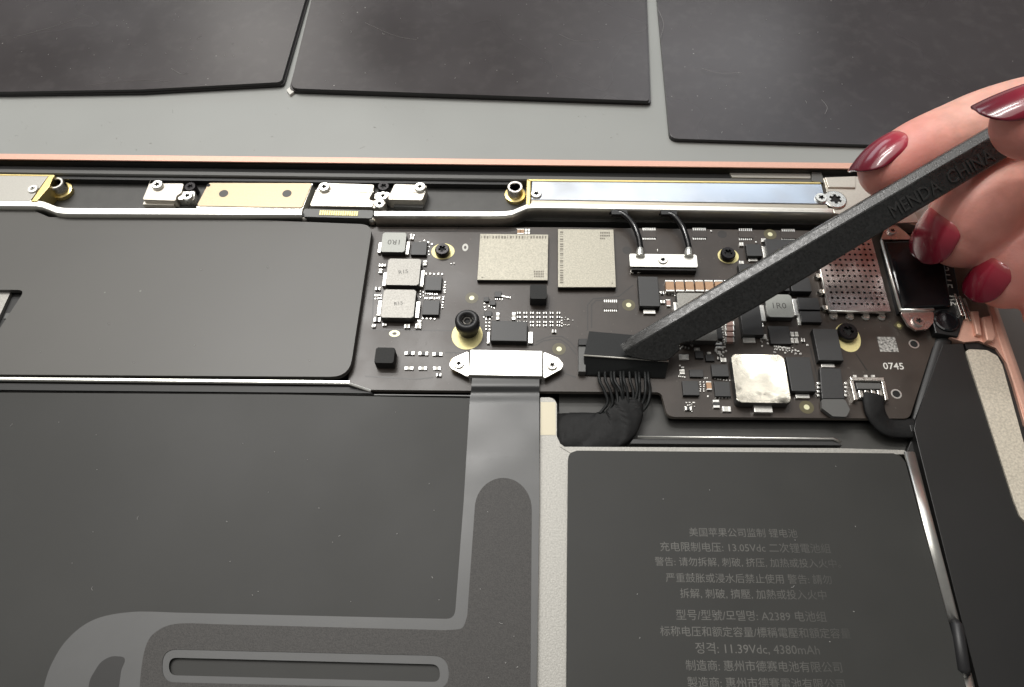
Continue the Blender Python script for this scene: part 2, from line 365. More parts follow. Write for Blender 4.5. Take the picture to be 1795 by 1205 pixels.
# rose ledge that widens behind the side cover
ppoly('ledge', [(1712, 560), (1748, 552), (1772, 640), (1795, 712), (1812, 760), (1797, 745), (1781, 690), (1767, 640), (1747, 610), (1716, 597), (1690, 600), (1660, 590), (1664, 560)], -4.4, 0.9, 'rose', case, 0.1)
ppoly('ledge_block', [(1722, 556), (1738, 552), (1746, 590), (1742, 597), (1730, 597)], 0.91, 2.2, 'rose', case, 0.25)
ppoly('ledge_block', [(1703, 545), (1716, 545), (1722, 588), (1712, 586)], 0.91, 1.8, 'rose', case, 0.25)
ppoly('textured_strip', [(1692, 612), (1730, 614), (1748, 624), (1757, 640), (1830, 905), (1800, 918), (1788, 905), (1778, 880)], -4.4, 0.7, 'textured', case, 0.1, r=1.0)
ppoly('strip_gap', [(1690, 600), (1735, 603), (1752, 616), (1764, 640), (1840, 905), (1828, 912), (1752, 642), (1742, 622), (1728, 612), (1694, 612)], -4.4, 0.3, 'black', case, 0)

# ================================================================== SIDE COVER (dark panel)
cov = thing('side_cover', 'matte black angular panel beside the pale textured strip', 'cover', (*XY(1690, 900, 0), -4.4))
ppoly('panel', [(1652, 604), (1688, 602), (1698, 640), (1782, 895), (1795, 918), (1880, 1205), (1930, 1400), (1775, 1400), (1716, 1205), (1602, 752), (1606, 735)], -4.39, 0.4, 'side_cover', cov, 0.12)
ppoly('inner_step', [(1590, 790), (1604, 755), (1716, 1205), (1775, 1400), (1745, 1400), (1700, 1205)], -4.39, -1.2, 'side_cover', cov, 0.1)

# ================================================================== HINGE BAR ASSEMBLY
hb = thing('hinge_bar', 'metal display hinge bar along the rose gold rear edge', 'hinge', (*XY(760, 345, 0), -4.4))
x0 = -150; x1 = P(1462, 350, 2).x
# recessed channel floor and thin dark strip
ya = P(700, 318, 0).y; yc = P(700, 372, 0).y
bm = NB(); box(bm, x0, yc - 1.5, -4.4, x1, ya + 0.5, -0.6, 0.05); obj('channel_floor', bm, 'dark_grey', hb)
yd0 = P(700, 313, 1.6).y; yd1 = P(700, 306, 1.6).y
bm = NB(); sweep(bm, [(x0, 0.5), (P(1445, 318, 1.6).x, -0.25)], [(yd0, 1.3), (yd0 + 0.2, 1.6), (yd1, 1.6), (yd1, -4.4), (yd0, -4.4)]); obj('vent_strip', bm, 'mid_grey', hb)
yk = P(700, 322, 0.9).y
bm = NB(); sweep(bm, [(x0, 0.45), (P(915, 318, 1.0).x, 0.0)], [(yk, 0.9), (yd0 - 0.02, 0.9), (yd0 - 0.02, -0.55), (yk, -0.55)]); obj('channel_shade', bm, 'black', hb)  # black strip standing in for the shade in the channel
ppoly('spacer', [(1277, 300), (1421, 301), (1421, 313), (1284, 311)], -2, 1.8, 'cream_steel', hb, 0.05)
ppoly('end_cap', [(1423, 300), (1440, 302), (1446, 321), (1423, 318)], -2, 2.2, 'mid_grey', hb, 0.08)
# front rails
def rail_path(pts, z): return [XY(a, b, z) for a, b in pts]
RZ = 3.0
def rail(pts, name='rail', m='steel_plate', depth=1.55):
    bm = NB(); p = rail_path(pts, RZ - 0.3)
    sweep(bm, p, [(depth, RZ), (0.30, RZ - 0.16), (0.10, RZ - 0.34), (0.0, RZ - 0.75), (0.0, -0.6), (depth, -0.6)])
    return obj(name, bm, m, hb, smooth=False)
rail([(-400, 361), (20, 363.5), (62, 364), (74, 366), (86, 370.5), (97, 375), (110, 377), (130, 377.5), (528, 379)], m='white_steel')
rail([(656, 380.5), (860, 381.5), (884, 381), (898, 379), (912, 373), (924, 368), (940, 366.5), (1460, 375.5)], m='white_steel', depth=1.2)
# left foil cover
def foil(pts, z, m, name, **kw): return ppoly(name, pts, -0.5, z, m, hb, 0.12, **kw)
foil([(-400, 303), (84, 309), (52, 353), (-400, 350)], 3.05, 'cream_steel', 'cover_plate')
foil([(-400, 299.5), (95, 306.5), (92, 309), (-400, 302.5)], 3.0, 'gold', 'gold_tape')
foil([(85, 308.5), (96, 307), (90, 316), (86, 328), (64, 353), (54, 353.5)], 3.2, 'gold', 'gold_tape')
screw(57, 331, 3.0, 3.35, 1.1, hb, 'white_steel')
# long foil cover
foil([(932, 318), (1440, 323), (1449, 358), (931, 350)], 3.0, 'foil', 'cover_plate')
foil([(931, 350.8), (1449.3, 358.8), (1457, 371), (930, 362)], 2.9, 'foil_lip', 'cover_lip')
foil([(924, 314), (1438, 319), (1440, 322.4), (931, 317.4)], 2.85, 'gold', 'gold_tape')
foil([(923.5, 314.4), (930.5, 318), (929.5, 360), (922, 357.5)], 3.1, 'gold', 'gold_tape')
screw(940, 339, 2.9, 3.45, 1.15, hb, 'white_steel'); screw(1440, 346, 2.9, 3.45, 1.25, hb, 'white_steel')
# standoffs with gold washers
for sx, sy in ((108, 324), (903, 331)):
    x, y = XY(sx, sy + 10, 0.2); bm = NB(); lathe(bm, x, y, [(2.2, -0.6), (2.2, 0.3), (1.6, 0.45), (1.5, -0.2)], 28)
    wsh = None
    st = NB(); lathe(st, x, y, [(1.35, -0.6), (1.35, 0.5), (1.65, 0.55), (1.65, 2.4), (1.5, 2.6), (1.15, 2.6), (1.05, 2.4), (1.05, 0.3), (0, 0.3)], 24, [0, 0, 0, 0, 0, 0, 1, 1])
    so = obj('standoff', st, ['silver', 'recess'], hb); obj('washer', bm, 'gold', so)
# brackets
b1 = ppoly('bracket', [(262, 322), (322, 322), (318, 338), (309, 344), (308, 352), (250, 350), (256, 336)], -0.5, 1.6, 'steel_plate', hb, 0.1, r=0.3)
ppoly('bracket_fold', [(252, 353.5), (306, 355), (304, 360), (250, 358.5)], -0.5, 0.6, 'steel_plate', b1, 0.05)
t1 = ppoly('bracket_tab', [(313, 337), (342, 335), (340, 351), (311, 350)], -0.5, 1.25, 'silver', b1, 0.08, r=0.4)
screw(275, 323, 1.6, 2.3, 1.2, b1, 'white_steel'); screw(328, 343, 1.2, 1.9, 1.15, b1, 'white_steel'); screw(333, 327, -0.5, 1.5, 1.25, hb, 'screw_dark')
gp = ppoly('gold_cover', [(366, 321), (547, 321.5), (529, 364), (345, 361)], -0.5, 1.9, 'gold_plate', hb, 0.12, r=0.3)
ppoly('gold_cover_edge', [(545, 322.5), (548.5, 322), (530.5, 366), (344, 364), (345, 362), (528, 365)], -0.5, 1.7, 'white_steel', gp, 0.02)
for dx in (392, 503):
    x, y = XY(dx, 339.5, 1.92); bm = NB(); lathe(bm, x, y, [(0.98, 1.85), (0.98, 1.93)], 24); obj('dot', bm, 'dark_grey', gp)
x, y = XY(365.5, 325, 1.93); bm = NB(); lathe(bm, x, y, [(0.4, 1.85), (0.4, 1.93)], 14); obj('hole', bm, 'recess', gp)
b2 = ppoly('bracket', [(562, 321), (656, 324), (653, 337), (646, 350), (655, 353), (653, 363), (543, 361), (553, 336)], -0.5, 2.0, 'steel_plate', hb, 0.12, r=0.3)
ppoly('fold_ridge', [(553, 334.2), (655, 336), (654.6, 337), (552.6, 335.4)], 1.99, 2.12, 'silver', b2, 0.02)
screw(568, 327, 2.0, 2.7, 1.2, b2, 'white_steel')
ppoly('bracket_tab', [(645, 352), (677, 352), (673, 366), (643, 364)], -0.5, 1.7, 'steel_plate', b2, 0.1, r=0.5); screw(665, 356.5, 1.7, 2.3, 1.15, b2, 'white_steel')
b3 = ppoly('bracket', [(692, 323), (748, 325), (745, 338), (740, 351), (680, 350), (684, 340)], -0.5, 2.0, 'steel_plate', hb, 0.1, r=0.3)
ppoly('fold_ridge', [(689, 335), (746, 336.5), (745.6, 337.5), (688.6, 336.2)], 1.99, 2.1, 'silver', b3, 0.02)
ppoly('bracket_fold', [(692, 354), (742, 355), (741, 364), (690, 362)], -0.5, 0.5, 'mid_grey', b3, 0.05)
ppoly('bracket_tab', [(658, 338), (684, 337), (682, 350), (656, 350)], -0.5, 1.75, 'silver', b3, 0.1, r=0.5); screw(671, 343, 1.75, 2.4, 1.15, b3, 'white_steel')
screw(736, 327, 2.0, 2.7, 1.2, b3, 'white_steel'); screw(672, 326, -0.5, 1.7, 1.3, hb, 'screw_dark')
# display connector with gold contacts
dc = ppoly('display_connector', [(533, 366), (655, 369), (652, 383), (530, 380)], -0.5, 1.9, 'mid_grey', hb, 0.15, r=0.3)
for k in range(17):
    px = 560 + k * 4.0; xa, ya_, xb, yb_ = RECT(px, 368.8 + k * 0.1, px + 3.3, 377 + k * 0.1, 2.0); bm = NB(); box(bm, xa, ya_, 1.85, xb, yb_, 2.0, 0.03); obj('pin', bm, 'pad_gold', dc)
for px, py in ((533, 384), (652, 386)):
    x, y = XY(px, py, 1.0); bm = NB(); lathe(bm, x, y, [(0.8, -0.6), (0.8, 1.0), (0.5, 1.5), (0, 1.7)], 14); obj('clip', bm, 'silver', dc, smooth=True)
# right hinge block
hk = ppoly('hinge_block', [(1443, 312), (1520, 309), (1640, 318), (1640, 400), (1560, 388), (1462, 374), (1452, 345)], -2, 2.6, 'steel_plate', hb, 0.15)
x, y = XY(1464, 350, 2.9); bm = NB(); lathe(bm, x, y, [(2.3, 2.55), (2.3, 2.95), (2.1, 3.05), (1.25, 3.05), (1.1, 2.65), (0, 2.65)], 28, [0, 0, 0, 1, 1])
for k in range(6): lathe(bm, x + 1.15 * math.cos(k * math.pi / 3), y + 1.15 * math.sin(k * math.pi / 3), [(0.3, 2.6), (0.3, 3.04)], 8, [0])
obj('screw', bm, ['silver', 'recess'], hk)
ppoly('hinge_plate', [(1446, 311), (1500, 309), (1500, 329), (1452, 328)], 2.55, 3.0, 'steel_plate', hk, 0.1)
ppoly('hinge_plate', [(1540, 372), (1600, 366), (1612, 390), (1548, 392)], 2.55, 3.0, 'white_steel', hk, 0.1)

# ================================================================== HEAT SPREADER
hs = thing('heat_spreader', 'dark grey painted heat spreader plate over the processor', 'heat spreader', (*XY(320, 520, 0), -0.9))
outer = poly_round([XY(a, b, 1.6) for a, b in [(-420, 366), (58, 369), (86, 381), (400, 384), (653, 394), (612, 661), (-420, 655)]], [0, 0, 1.5, 0, 2.6, 3.6, 0], 6)
hole = poly_round([XY(a, b, 1.6) for a, b in [(-260, 506), (44, 508.5), (-46, 735 - 90), (-320, 645)]], [0.5, 1.2, 0.5, 0.5], 5)
bm = NB()
def loop(bm, pts, z): 
    vs = [bm.verts.new((x, y, z)) for x, y in pts]
    return vs, [bm.edges.new((vs[i], vs[(i + 1) % len(vs)])) for i in range(len(vs))]
ov, oe = loop(bm, outer, 1.6); hv, he = loop(bm, hole, 1.6)
bmesh.ops.triangle_fill(bm, edges=oe + he, use_beauty=True)
for vs in (ov, hv):
    lo = [bm.verts.new((v.co.x, v.co.y, 0.4)) for v in vs]
    for i in range(len(vs)): bm.faces.new((vs[i], vs[(i + 1) % len(vs)], lo[(i + 1) % len(vs)], lo[i]))
obj('plate', bm, 'heatsink', hs)
x0, y0 = XY(-400, 650, 0); x1, y1 = XY(620, 400, 0); bm = NB(); box(bm, x0, y0 + 1, -0.9, x1, y1, 0.0); obj('pad', bm, 'black', hs)
ppoly('chip_lid', [(-260, 512), (19, 511), (-13, 580), (-45, 640), (-260, 640)], -0.05, 0.7, 'frame', hs, 0.08, r=0.5)
ppoly('bridge', [(10, 549), (34, 549), (30, 559), (6, 559)], -0.02, 0.95, 'mid_grey', hs, 0.05)
# bright rail under the spreader
x0 = P(-400, 663, 0.9).x
bm = NB(); sweep(bm, [XY(-420, 663, 1.0), XY(612, 673.5, 1.0)], [(0, 0.75), (0.2, 1.0), (0.65, 1.0), (0.75, -2), (0, -2)]); fr = obj('support_rail', bm, 'white_steel', hs)
bm = NB(); tube(bm, [P(612, 673, 0.9), P(630, 679, 0.6), P(650, 686, 0.2)], 0.3, 8); obj('rail_end', bm, 'white_steel', fr)
ppoly('rail_skirt', [(-420, 668), (620, 678), (655, 690), (-420, 681)], -3, 0.2, 'chip_side', hs, 0.05)

# ================================================================== LOGIC BOARD
lb = thing('logic_board', 'brown black logic board crowded with chips, coils and tiny capacitors', 'circuit board', (*XY(1100, 560, 0), -1.0))
out = [(640, 398), (1000, 399), (1440, 405), (1600, 405), (1655, 470), (1652, 585), (1634, 610), (1594, 734), (1170, 731), (1159, 688), (640, 683.5), (610, 672)]
q = poly_round([XY(a, b, 0) for a, b in out], [0.5, 0, 0, 1, 1, 1, 2, 1.6, 1.4, 0.8, 0.5, 0.8], 5)
bm = NB(); prism(bm, q, -1.0, 0.0, 0.08, 1); obj('board', bm, ['board', 'board_edge'], lb)

def chip(L, T, R, B, h, name='chip', m=('chip', 'chip_side'), bevel=0.06, cr=0.0, z0=0.0):
    return pbox(name, L, T, R, B, z0, h, list(m), lb, bevel, cr, 1)
def terminal(L, T, R, B, h, parent, m='solder'): return pbox('terminal', L, T, R, B, 0.0, h, m, parent, 0.05)
# memory packages
def nand(pts, h, marks):
    o = ppoly('memory_chip', pts, 0.12, h, ['nand', 'chip_side'], lb, 0.06, side=1); bm = NB()
    for (L, T, R, B) in marks:
        a = RECT(L, T, R, B, h); box(bm, a[0], a[1], h - 0.01, a[2], a[3], h + 0.012)
    obj('marking', bm, 'ink_faint', o, kind='stuff'); return o
rnd = random.Random(3)
mk = [(843 + k * 5.1, 413.5 + (k % 3) * .3, 843 + k * 5.1 + rnd.choice((1.2, 2.4, 3.0)), 418.5) for k in range(23)] + [(936 + (k % 6) * 3, 475 + (k // 6) * 4.2, 936 + (k % 6) * 3 + 2.1, 478 + (k // 6) * 4.2) for k in range(18)] + [(844, 486, 847, 488)]
nand([(841.7, 410), (961.2, 411.4), (960, 491.6), (836.4, 491)], 0.95, mk)
mk = [(981.5, 406 + k * 4.2, 987.5, 406 + k * 4.2 + rnd.choice((1.2, 2.2, 2.8))) for k in range(22)] + [(1052 + (k % 6) * 3, 407 + (k // 6) * 5, 1054.2 + (k % 6) * 3, 410 + (k // 6) * 5) for k in range(15)] + [(1072, 496, 1074.5, 498)]
nand([(978, 401.7), (1075.4, 402.6), (1079.9, 503.7), (978, 503.7)], 1.15, mk)

def inductor(L, T, R, B, h, m, cr=0.35, t=None, txt=None, rz=0.0, lead=None, name='coil'):
    o = pbox(name, L, T, R, B, 0.25, h, [m, 'ind_side'], lb, 0.16, cr, 1)
    for a in (lead or []): terminal(*a, h * 0.45, o, 'solder')
    if txt:
        x0, y0, x1, y1 = RECT(L, T, R, B, h)
        text('marking', txt, ((x0 + x1) / 2, (y0 + y1) / 2, h + 0.012), (x1 - x0) * t, 'ink_dark', o, rz)
    return o
inductor(669, 408, 711, 442, 1.5, 'inductor_pale', 0.4, 0.5, '1R0', math.pi, [(711.5, 424, 717.5, 446), (663, 425, 668, 443)])
inductor(678, 454, 736, 500, 1.8, 'inductor', 0.35, 0.28, 'R15', 0.2, [(736.5, 474, 743, 502), (671.5, 478, 677, 501)])
inductor(670, 508, 727, 557, 1.9, 'inductor', 0.35, 0.26, 'R15', 0.2, [(728.5, 529, 735.5, 557), (662, 527, 668, 553)])
inductor(1343, 516.5, 1390, 556, 1.7, 'inductor_pale', 0.55, 0.5, '1R0', 0.0, [(1391, 524, 1397.5, 553), (1332, 535, 1341, 563)])
big = inductor(1287, 622, 1380, 706, 2.2, 'polished', 0.8, None, None, 0, [(1322, 711, 1354, 723)])
x, y = XY(1338, 652, 2.22); 
inductor(1190, 514, 1253, 597, 1.9, 'inductor', 0.3, None, None, 0, [(1182, 530, 1187, 562)])

for a in [(721, 424, 748, 447, .8), (746, 485, 774, 509, .8), (741, 527, 770, 552, .8), (1349, 572, 1385, 603, .7), (1219, 616, 1233, 628, .6), (1237, 622, 1252, 633, .5),
          (1248, 639, 1277, 660, .9), (1253, 669, 1280, 695, .7), (1197, 668, 1225, 693, .8), (1254, 573, 1266, 594, .8), (867, 511, 879, 521, .5), (848, 521, 857, 528.5, .5), (859, 527, 869, 535, .5), (849, 546, 862, 554.5, .5),
          (1209, 648, 1233, 661, .5)]: chip(*a)
def tall(L, T, R, B, h, leads=()):
    o = chip(L, T, R, B, h, 'capacitor_block', bevel=0.08)
    for l in leads: terminal(*l, h * 0.35, o)
tall(861, 563, 924, 598, 1.5, [(854, 582, 858.5, 602), (926, 582, 934, 602)])
tall(1120, 485, 1155, 537, 1.5, [(1128, 543, 1149, 550)])
tall(1297, 505, 1333, 587, 1.5, [(1303, 592, 1324, 601)])
tall(1386, 487, 1421, 511, 1.5); tall(1364, 497, 1383.5, 510, 1.5); tall(1309, 428, 1335, 449, 1.2, [(1312, 453, 1328, 458), (1337, 432, 1343, 452)])
tall(1345, 420, 1400, 470, 1.5); tall(1297, 463, 1330, 500, 1.4)
tall(1399, 522, 1436, 543, 1.0, [(1393, 524, 1398, 548)]); tall(1404, 546, 1439, 565, 1.0, [(1398, 549, 1403, 570)])
tall(1383, 626, 1425, 686, 1.5, [(1395, 691, 1419, 698)]); tall(1430, 577, 1473, 632, 1.5, [(1440, 638, 1463, 644)])

# foam blocks
def foam(L, T, R, B, h):
    x0, y0, x1, y1 = RECT(L, T, R, B, h); bm = NB(); box(bm, x0, y0, 0, x1, y1, h, 0.22, 0.3); obj('foam_block', bm, 'foam', lb)
foam(929, 499, 958.5, 524, 2.4); foam(657.5, 609.5, 691, 636.5, 2.2)

# test pads, marks and holes
def disc(name, px, py, r, z, m, parent=lb, ry=None, h=0.012, seg=24):
    x, y = XY(px, py, z); bm = NB(); lathe(bm, x, y, [(r, z - 0.01), (r, z + h)], seg)
    if ry:
        for v in bm.verts: v.co.y = y + (v.co.y - y) * ry / r
    return obj(name, bm, m, parent)
for px, py in ((827, 522.5), (1102, 535), (980, 612), (1414, 714), (1350, 411)):
    ring = disc('test_pad', px, py, 1.28, 0.005, 'pad_ring'); disc('contact', px, py, 0.5, 0.02, 'pad_dot', ring)
for px, py in ((1266, 411), (1099, 439)): disc('blind_pad', px, py, 0.95, 0.004, 'trace')
def oval(px, py, wx, wy, m='pad_dot', inner=True):
    o = disc('oval_pad', px, py, wx, 0.004, m, lb, wy); 
    if inner: disc('slot', px, py, wx * 0.42, 0.02, 'board', o, wy * 0.42)
oval(815.5, 434, 0.62, 0.95, 'ink_white'); oval(691.5, 585, 1.05, 0.72)
x0, y0, x1, y1 = RECT(1540, 591, 1572, 617, 0); bm = NB(); box(bm, x0, y0, -0.01, x1, y1, 0.012); obj('code_patch', bm, 'code_grey', lb)
text('marking', '0745', P(1566, 642, 0.012), 3.7, 'ink_white', lb, bold=0.01)
for px, py in ((1602, 603.5), (1571, 691)):
    x, y = XY(px, py, 0); bm = NB(); lathe(bm, x, y, [(0.95, -0.01), (0.95, 0.06), (0.7, 0.06), (0.68, 0.005), (0, 0.005)], 20, [0, 0, 0, 1]); obj('hole', bm, ['solder', 'recess'], lb)
disc('square_pad', 1576, 571, 1.0, 0.005, 'pad_ring', seg=4); disc('contact', 1576, 571, 0.4, 0.03, 'pad_gold')

# board screws on gold pads
def board_screw(px, py, pad, prx, pry, h, r):
    disc('screw_pad', pad[0], pad[1], prx, 0.008, 'pad_gold', lb, pry, seg=32)
    s = screw(px, py, 0.01, h, r, lb, 'screw_dark', cr=0.55, seg=24)
board_screw(775, 436, (776.5, 441), 2.35, 2.0, 1.3, 1.5)
board_screw(1277, 443, (1276.5, 449), 2.1, 1.9, 1.3, 1.5)
board_screw(1487.5, 580, (1486, 592), 2.35, 3.1, 1.4, 1.85)
# rubber booted post
disc('screw_pad', 819, 588, 2.95, 0.008, 'pad_gold', lb, 3.1, seg=36)
x, y = XY(818.5, 559, 4.2); bm = NB()
lathe(bm, x, y, [(1.85, 0), (1.9, 1.6), (2.3, 2.0), (2.3, 3.6), (2.05, 4.05), (1.75, 4.2), (1.3, 4.1), (1.1, 3.6), (0.95, 3.1), (0, 3.1)], 32); post = obj('rubber_post', bm, 'rubber', lb, smooth=True)
bm = NB(); lathe(bm, x, y, [(0.92, 3.0), (0.92, 3.5), (0.75, 3.6), (0.62, 3.5), (0.6, 3.2), (0, 3.2)], 6, [0, 0, 0, 1, 1]); obj('hex_socket', bm, ['silver', 'recess'], post)

# capacitors: one shared mesh per look, each placed as its own part
def cap_mesh(name, mid, end, f=0.24):
    bm = NB()
    box(bm, -0.5, -0.5, 0, -0.5 + f, 0.5, 1.0, 0.06)
    box(bm, 0.5 - f, -0.5, 0, 0.5, 0.5, 1.0, 0.06); old = set(bm.faces)
    box(bm, -0.5 + f, -0.47, 0, 0.5 - f, 0.47, 0.95, 0.0)
    for f in set(bm.faces) - old: f.material_index = 1
    for v in bm.verts: v.co *= MM
    me = bpy.data.meshes.new(name); bm.to_mesh(me); bm.free()
    me.materials.append(M[end]); me.materials.append(M[mid]); return me
CAPM = {'t': cap_mesh('ceramic', 'tan', 'solder', 0.15), 'd': cap_mesh('dark_resistor', 'chip', 'solder', 0.3), 'p': cap_mesh('pink', 'pinkcap', 'solder', 0.16), 'w': cap_mesh('white', 'ink_white', 'solder', 0.3)}
def cap(px, py, wpx, hpx, k='t', h=0.45, axis='x', name='capacitor'):
    x0, y0, x1, y1 = RECT(px - wpx / 2, py - hpx / 2, px + wpx / 2, py + hpx / 2, h)
    o = bpy.data.objects.new(name, CAPM[k]); COL.objects.link(o); o.parent = lb
    o.location = Vector(((x0 + x1) / 2, (y0 + y1) / 2, 0)) * MM - WL[lb.name]
    if axis == 'x': o.scale = (x1 - x0, y1 - y0, h)
    else: o.rotation_euler = (0, 0, math.pi / 2); o.scale = (y1 - y0, x1 - x0, h)
for k in range(8): cap(1174.5 + k * 17.3, 501, 15, 20, 't', 1.0, 'y')
for py in (567, 576, 585.5, 595.5): cap(1279.5, py, 16, 7.6, 'p', 0.8, 'x')
cap(872.6, 554, 5.5, 12, 'w', .4, 'y'); cap(900.6, 554, 6, 13, 'w', .4, 'y')
for px in (910, 915.5): cap(px, 405.5, 7, 8.5, 't', .4, 'y')
for px in (922, 927): cap(px, 405.5, 4, 8.5, 'w', .4, 'y')
for (px, py, w_, h_, k, ax) in [(1172, 531, 7, 12, 'p', 'y'), (1161, 513, 6, 5, 'd', 'x'), (1162, 529, 8, 5, 'w', 'x'), (1243, 676, 9, 15, 't', 'y'), (1256, 708, 11, 14, 'd', 'y'), (1274, 717, 15, 9, 'w', 'x'), (1199, 626, 17, 9, 'w', 'x'), (1268.5, 631, 10, 7, 'w', 'x'),
        (1260, 606, 12, 9, 'd', 'y'), (1196, 652, 9, 8, 'w', 'y'), (1207, 716, 12, 6, 'd', 'x'), (745, 461, 6, 8, 'w', 'y'), (735, 565, 7, 8, 'w', 'y'), (661, 560, 12, 8, 'd', 'x'), (655, 571, 6, 5, 'w', 'x'), (713.5, 571.5, 10, 7, 'w', 'x'), (733, 571.5, 10, 8, 'w', 'x'), (674, 569, 7, 4, 'w', 'x'),
        (668, 465, 8, 5, 'w', 'x'), (672.5, 465, 7, 4, 'd', 'x'), (662, 506, 9, 5, 'd', 'x'), (667, 475, 6, 7, 'w', 'y'), (722, 417, 6, 5, 'w', 'x'), (769, 657, 9, 5, 'd', 'x'), (971.5, 580.5, 7, 5, 'd', 'x'), (1389, 586, 6, 8, 'w', 'y'), (1396.5, 586, 6, 8, 'w', 'y'), (1389, 597, 6, 9, 'w', 'y'), (1396.5, 597, 6, 9, 'w', 'y'),
        (1341, 590, 6, 8, 'w', 'x'), (1336, 570, 5, 7, 'd', 'x'), (1408, 596, 6, 6, 'd', 'x'), (1300, 428, 7, 6, 'w', 'x'), (1300, 460, 8, 5, 'w', 'x'), (1339, 421, 8, 6, 'w', 'x'), (1261, 628, 7, 5, 'd', 'x'), (1222, 612, 10, 5, 'w', 'x'), (1243, 619, 7, 4, 'w', 'x'), (1197, 646, 5, 6, 'd', 'y')]:
    cap(px, py, w_, h_, k, 0.45, ax)
for i, px in enumerate((718, 742, 767)):
    cap(px, 619 + i * 0.8, 17, 5.5, 'd', 0.35, 'x', 'resistor'); cap(px - 1, 645.5 + i * 0.2, 15 - i, 5.5, 'w', 0.3, 'x', 'resistor')
for px in (909.5, 921, 932.5, 944, 955.5, 967, 979):
    for j, py in enumerate((548.5, 556, 564.5, 570.5)):
        if j == 3 and px < 930: continue
        cap(px, py, 6.0, 3.0, 'd', 0.22, 'x', 'resistor')
# resistor arrays: a dark slab with a comb of solder joints on both long sides
def array(px, py, wpx=24):
    o = pbox('resistor_array', px - wpx / 2, py - 6, px + wpx / 2, py + 6, 0.0, 0.3, 'board', lb, 0.02); bm = NB()
    for k in range(7):
        for s in (-1, 1):
            a = RECT(px - wpx / 2 + k * wpx / 7 + 0.4, py + s * 8 - 2.2, px - wpx / 2 + (k + 0.68) * wpx / 7, py + s * 8 + 2.2, 0.15); box(bm, a[0], a[1], 0, a[2], a[3], 0.15)
    obj('joint_comb', bm, 'solder', o, kind='stuff')
for px, py in ((1070.5, 536), (1138, 410), (1226, 410), (1307, 411), (1382, 412)): array(px, py)
# tiny solder joints, far too many to pick apart
rs = random.Random(11); bm = NB()
spots = [(721, 412, 2, 2), (725, 413, 2, 2), (735, 425, 2, 1.6), (744, 422, 2, 1.6), (751, 425, 2, 2), (757, 428, 2.2, 2), (752, 433, 1.2, 1.2), (752, 440, 1.2, 1.2), (752, 446, 1.2, 1.2), (791, 462, 1.2, 1), (796, 462, 1.2, 1), (1199.5, 405, 1.6, 1.4), (1247, 405.5, 2, 1.6), (1325, 424.5, 2, 1.8), (1153, 439, .8, 3), (1416, 604.5, 2.4, 2.2), (1377, 619, 2, 2), (1395, 620, 2, 2), (1404, 620, 2, 2), (1336, 607, 2, 2), (1241, 695, 2, 2), (1192, 641, 2, 2)]
def scatter(x0, y0, x1, y1, n, w=1.6, h=1.3):
    for _ in range(n): spots.append((rs.uniform(x0, x1), rs.uniform(y0, y1), w * rs.uniform(.6, 1.3), h * rs.uniform(.6, 1.3)))
def row(x0, y0, x1, y1, n, w=1.6, h=1.5):
    for k in range(n):
        t = k / max(1, n - 1); spots.append((x0 + (x1 - x0) * t, y0 + (y1 - y0) * t, w, h))
row(658, 518, 668, 518, 4, 1.2, 2.2); row(658, 523, 668, 523, 4, 1.2, 1.6)
row(746, 515, 766, 516, 6, 1.6, 1.8); row(745, 523, 770, 523, 7, 1.8, 2.2); row(780, 495, 779, 513, 5, 2.2, 1.3); row(777, 521, 775, 539, 5, 2.2, 1.4); row(741, 558, 762, 559, 4, 2, 1.6); row(747, 480, 775, 481, 5, 2, 1.8); row(737, 511, 737, 521, 3, 1.5, 1.6); row(742, 512, 742, 519, 2, 1.5, 1.6)
row(849, 533, 851, 543, 3, 2, 1.5); row(857, 537, 866, 540, 3, 1.6, 1.5); row(852, 560, 852, 578, 4, 1.8, 1.6); row(858, 560, 858, 578, 4, 1.8, 1.6); row(880, 519, 894, 522, 6, 1.4, 2); row(868, 524, 880, 525, 4, 1.2, 2); row(848, 556, 862, 556, 4, 1.6, 1.5)
row(985, 557, 985, 572, 4, 1.6, 1.3); scatter(988, 556, 1004, 562, 9, 1.2, .8); row(988, 570, 998, 570, 4, 1.4, .8)
scatter(1333, 590, 1346, 603, 10); row(1358, 607, 1384, 611, 9, 1.8, 2); row(1362, 613, 1400, 615, 8, 1.8, 1.6); scatter(1355, 606, 1400, 618, 12)
scatter(1253, 598, 1273, 625, 26, 2.2, 2); row(1266, 565, 1269, 600, 9, 1.6, 1.4); row(1228, 670, 1228, 686, 5, 1.6, 1.4); row(1234, 670, 1234, 686, 5, 1.6, 1.4); row(1253, 664, 1279, 667, 6, 1.4, 1.2); row(1255, 698, 1278, 698, 5, 1.6, 1.2)
scatter(1201, 705, 1218, 722, 14, 1.8, 1.4); row(1190, 660, 1200, 661, 4, 1.6, 1.8); scatter(1186, 600, 1215, 612, 12, 1.8, 1.8); row(1229, 662, 1240, 663, 4, 1, 1.4); row(1157, 512, 1183, 518, 6, 1.6, 1.4)
for px, py, a, b in spots:
    a *= 0.68; b *= 0.68; px += rs.uniform(-.5, .5); py += rs.uniform(-.5, .5); r_ = RECT(px - a, py - b, px + a, py + b, 0.18); box(bm, r_[0], r_[1], 0.0, r_[2], r_[3], 0.18 + rs.uniform(0, .08), 0.02)
obj('solder_joints', bm, 'solder', lb, kind='stuff')
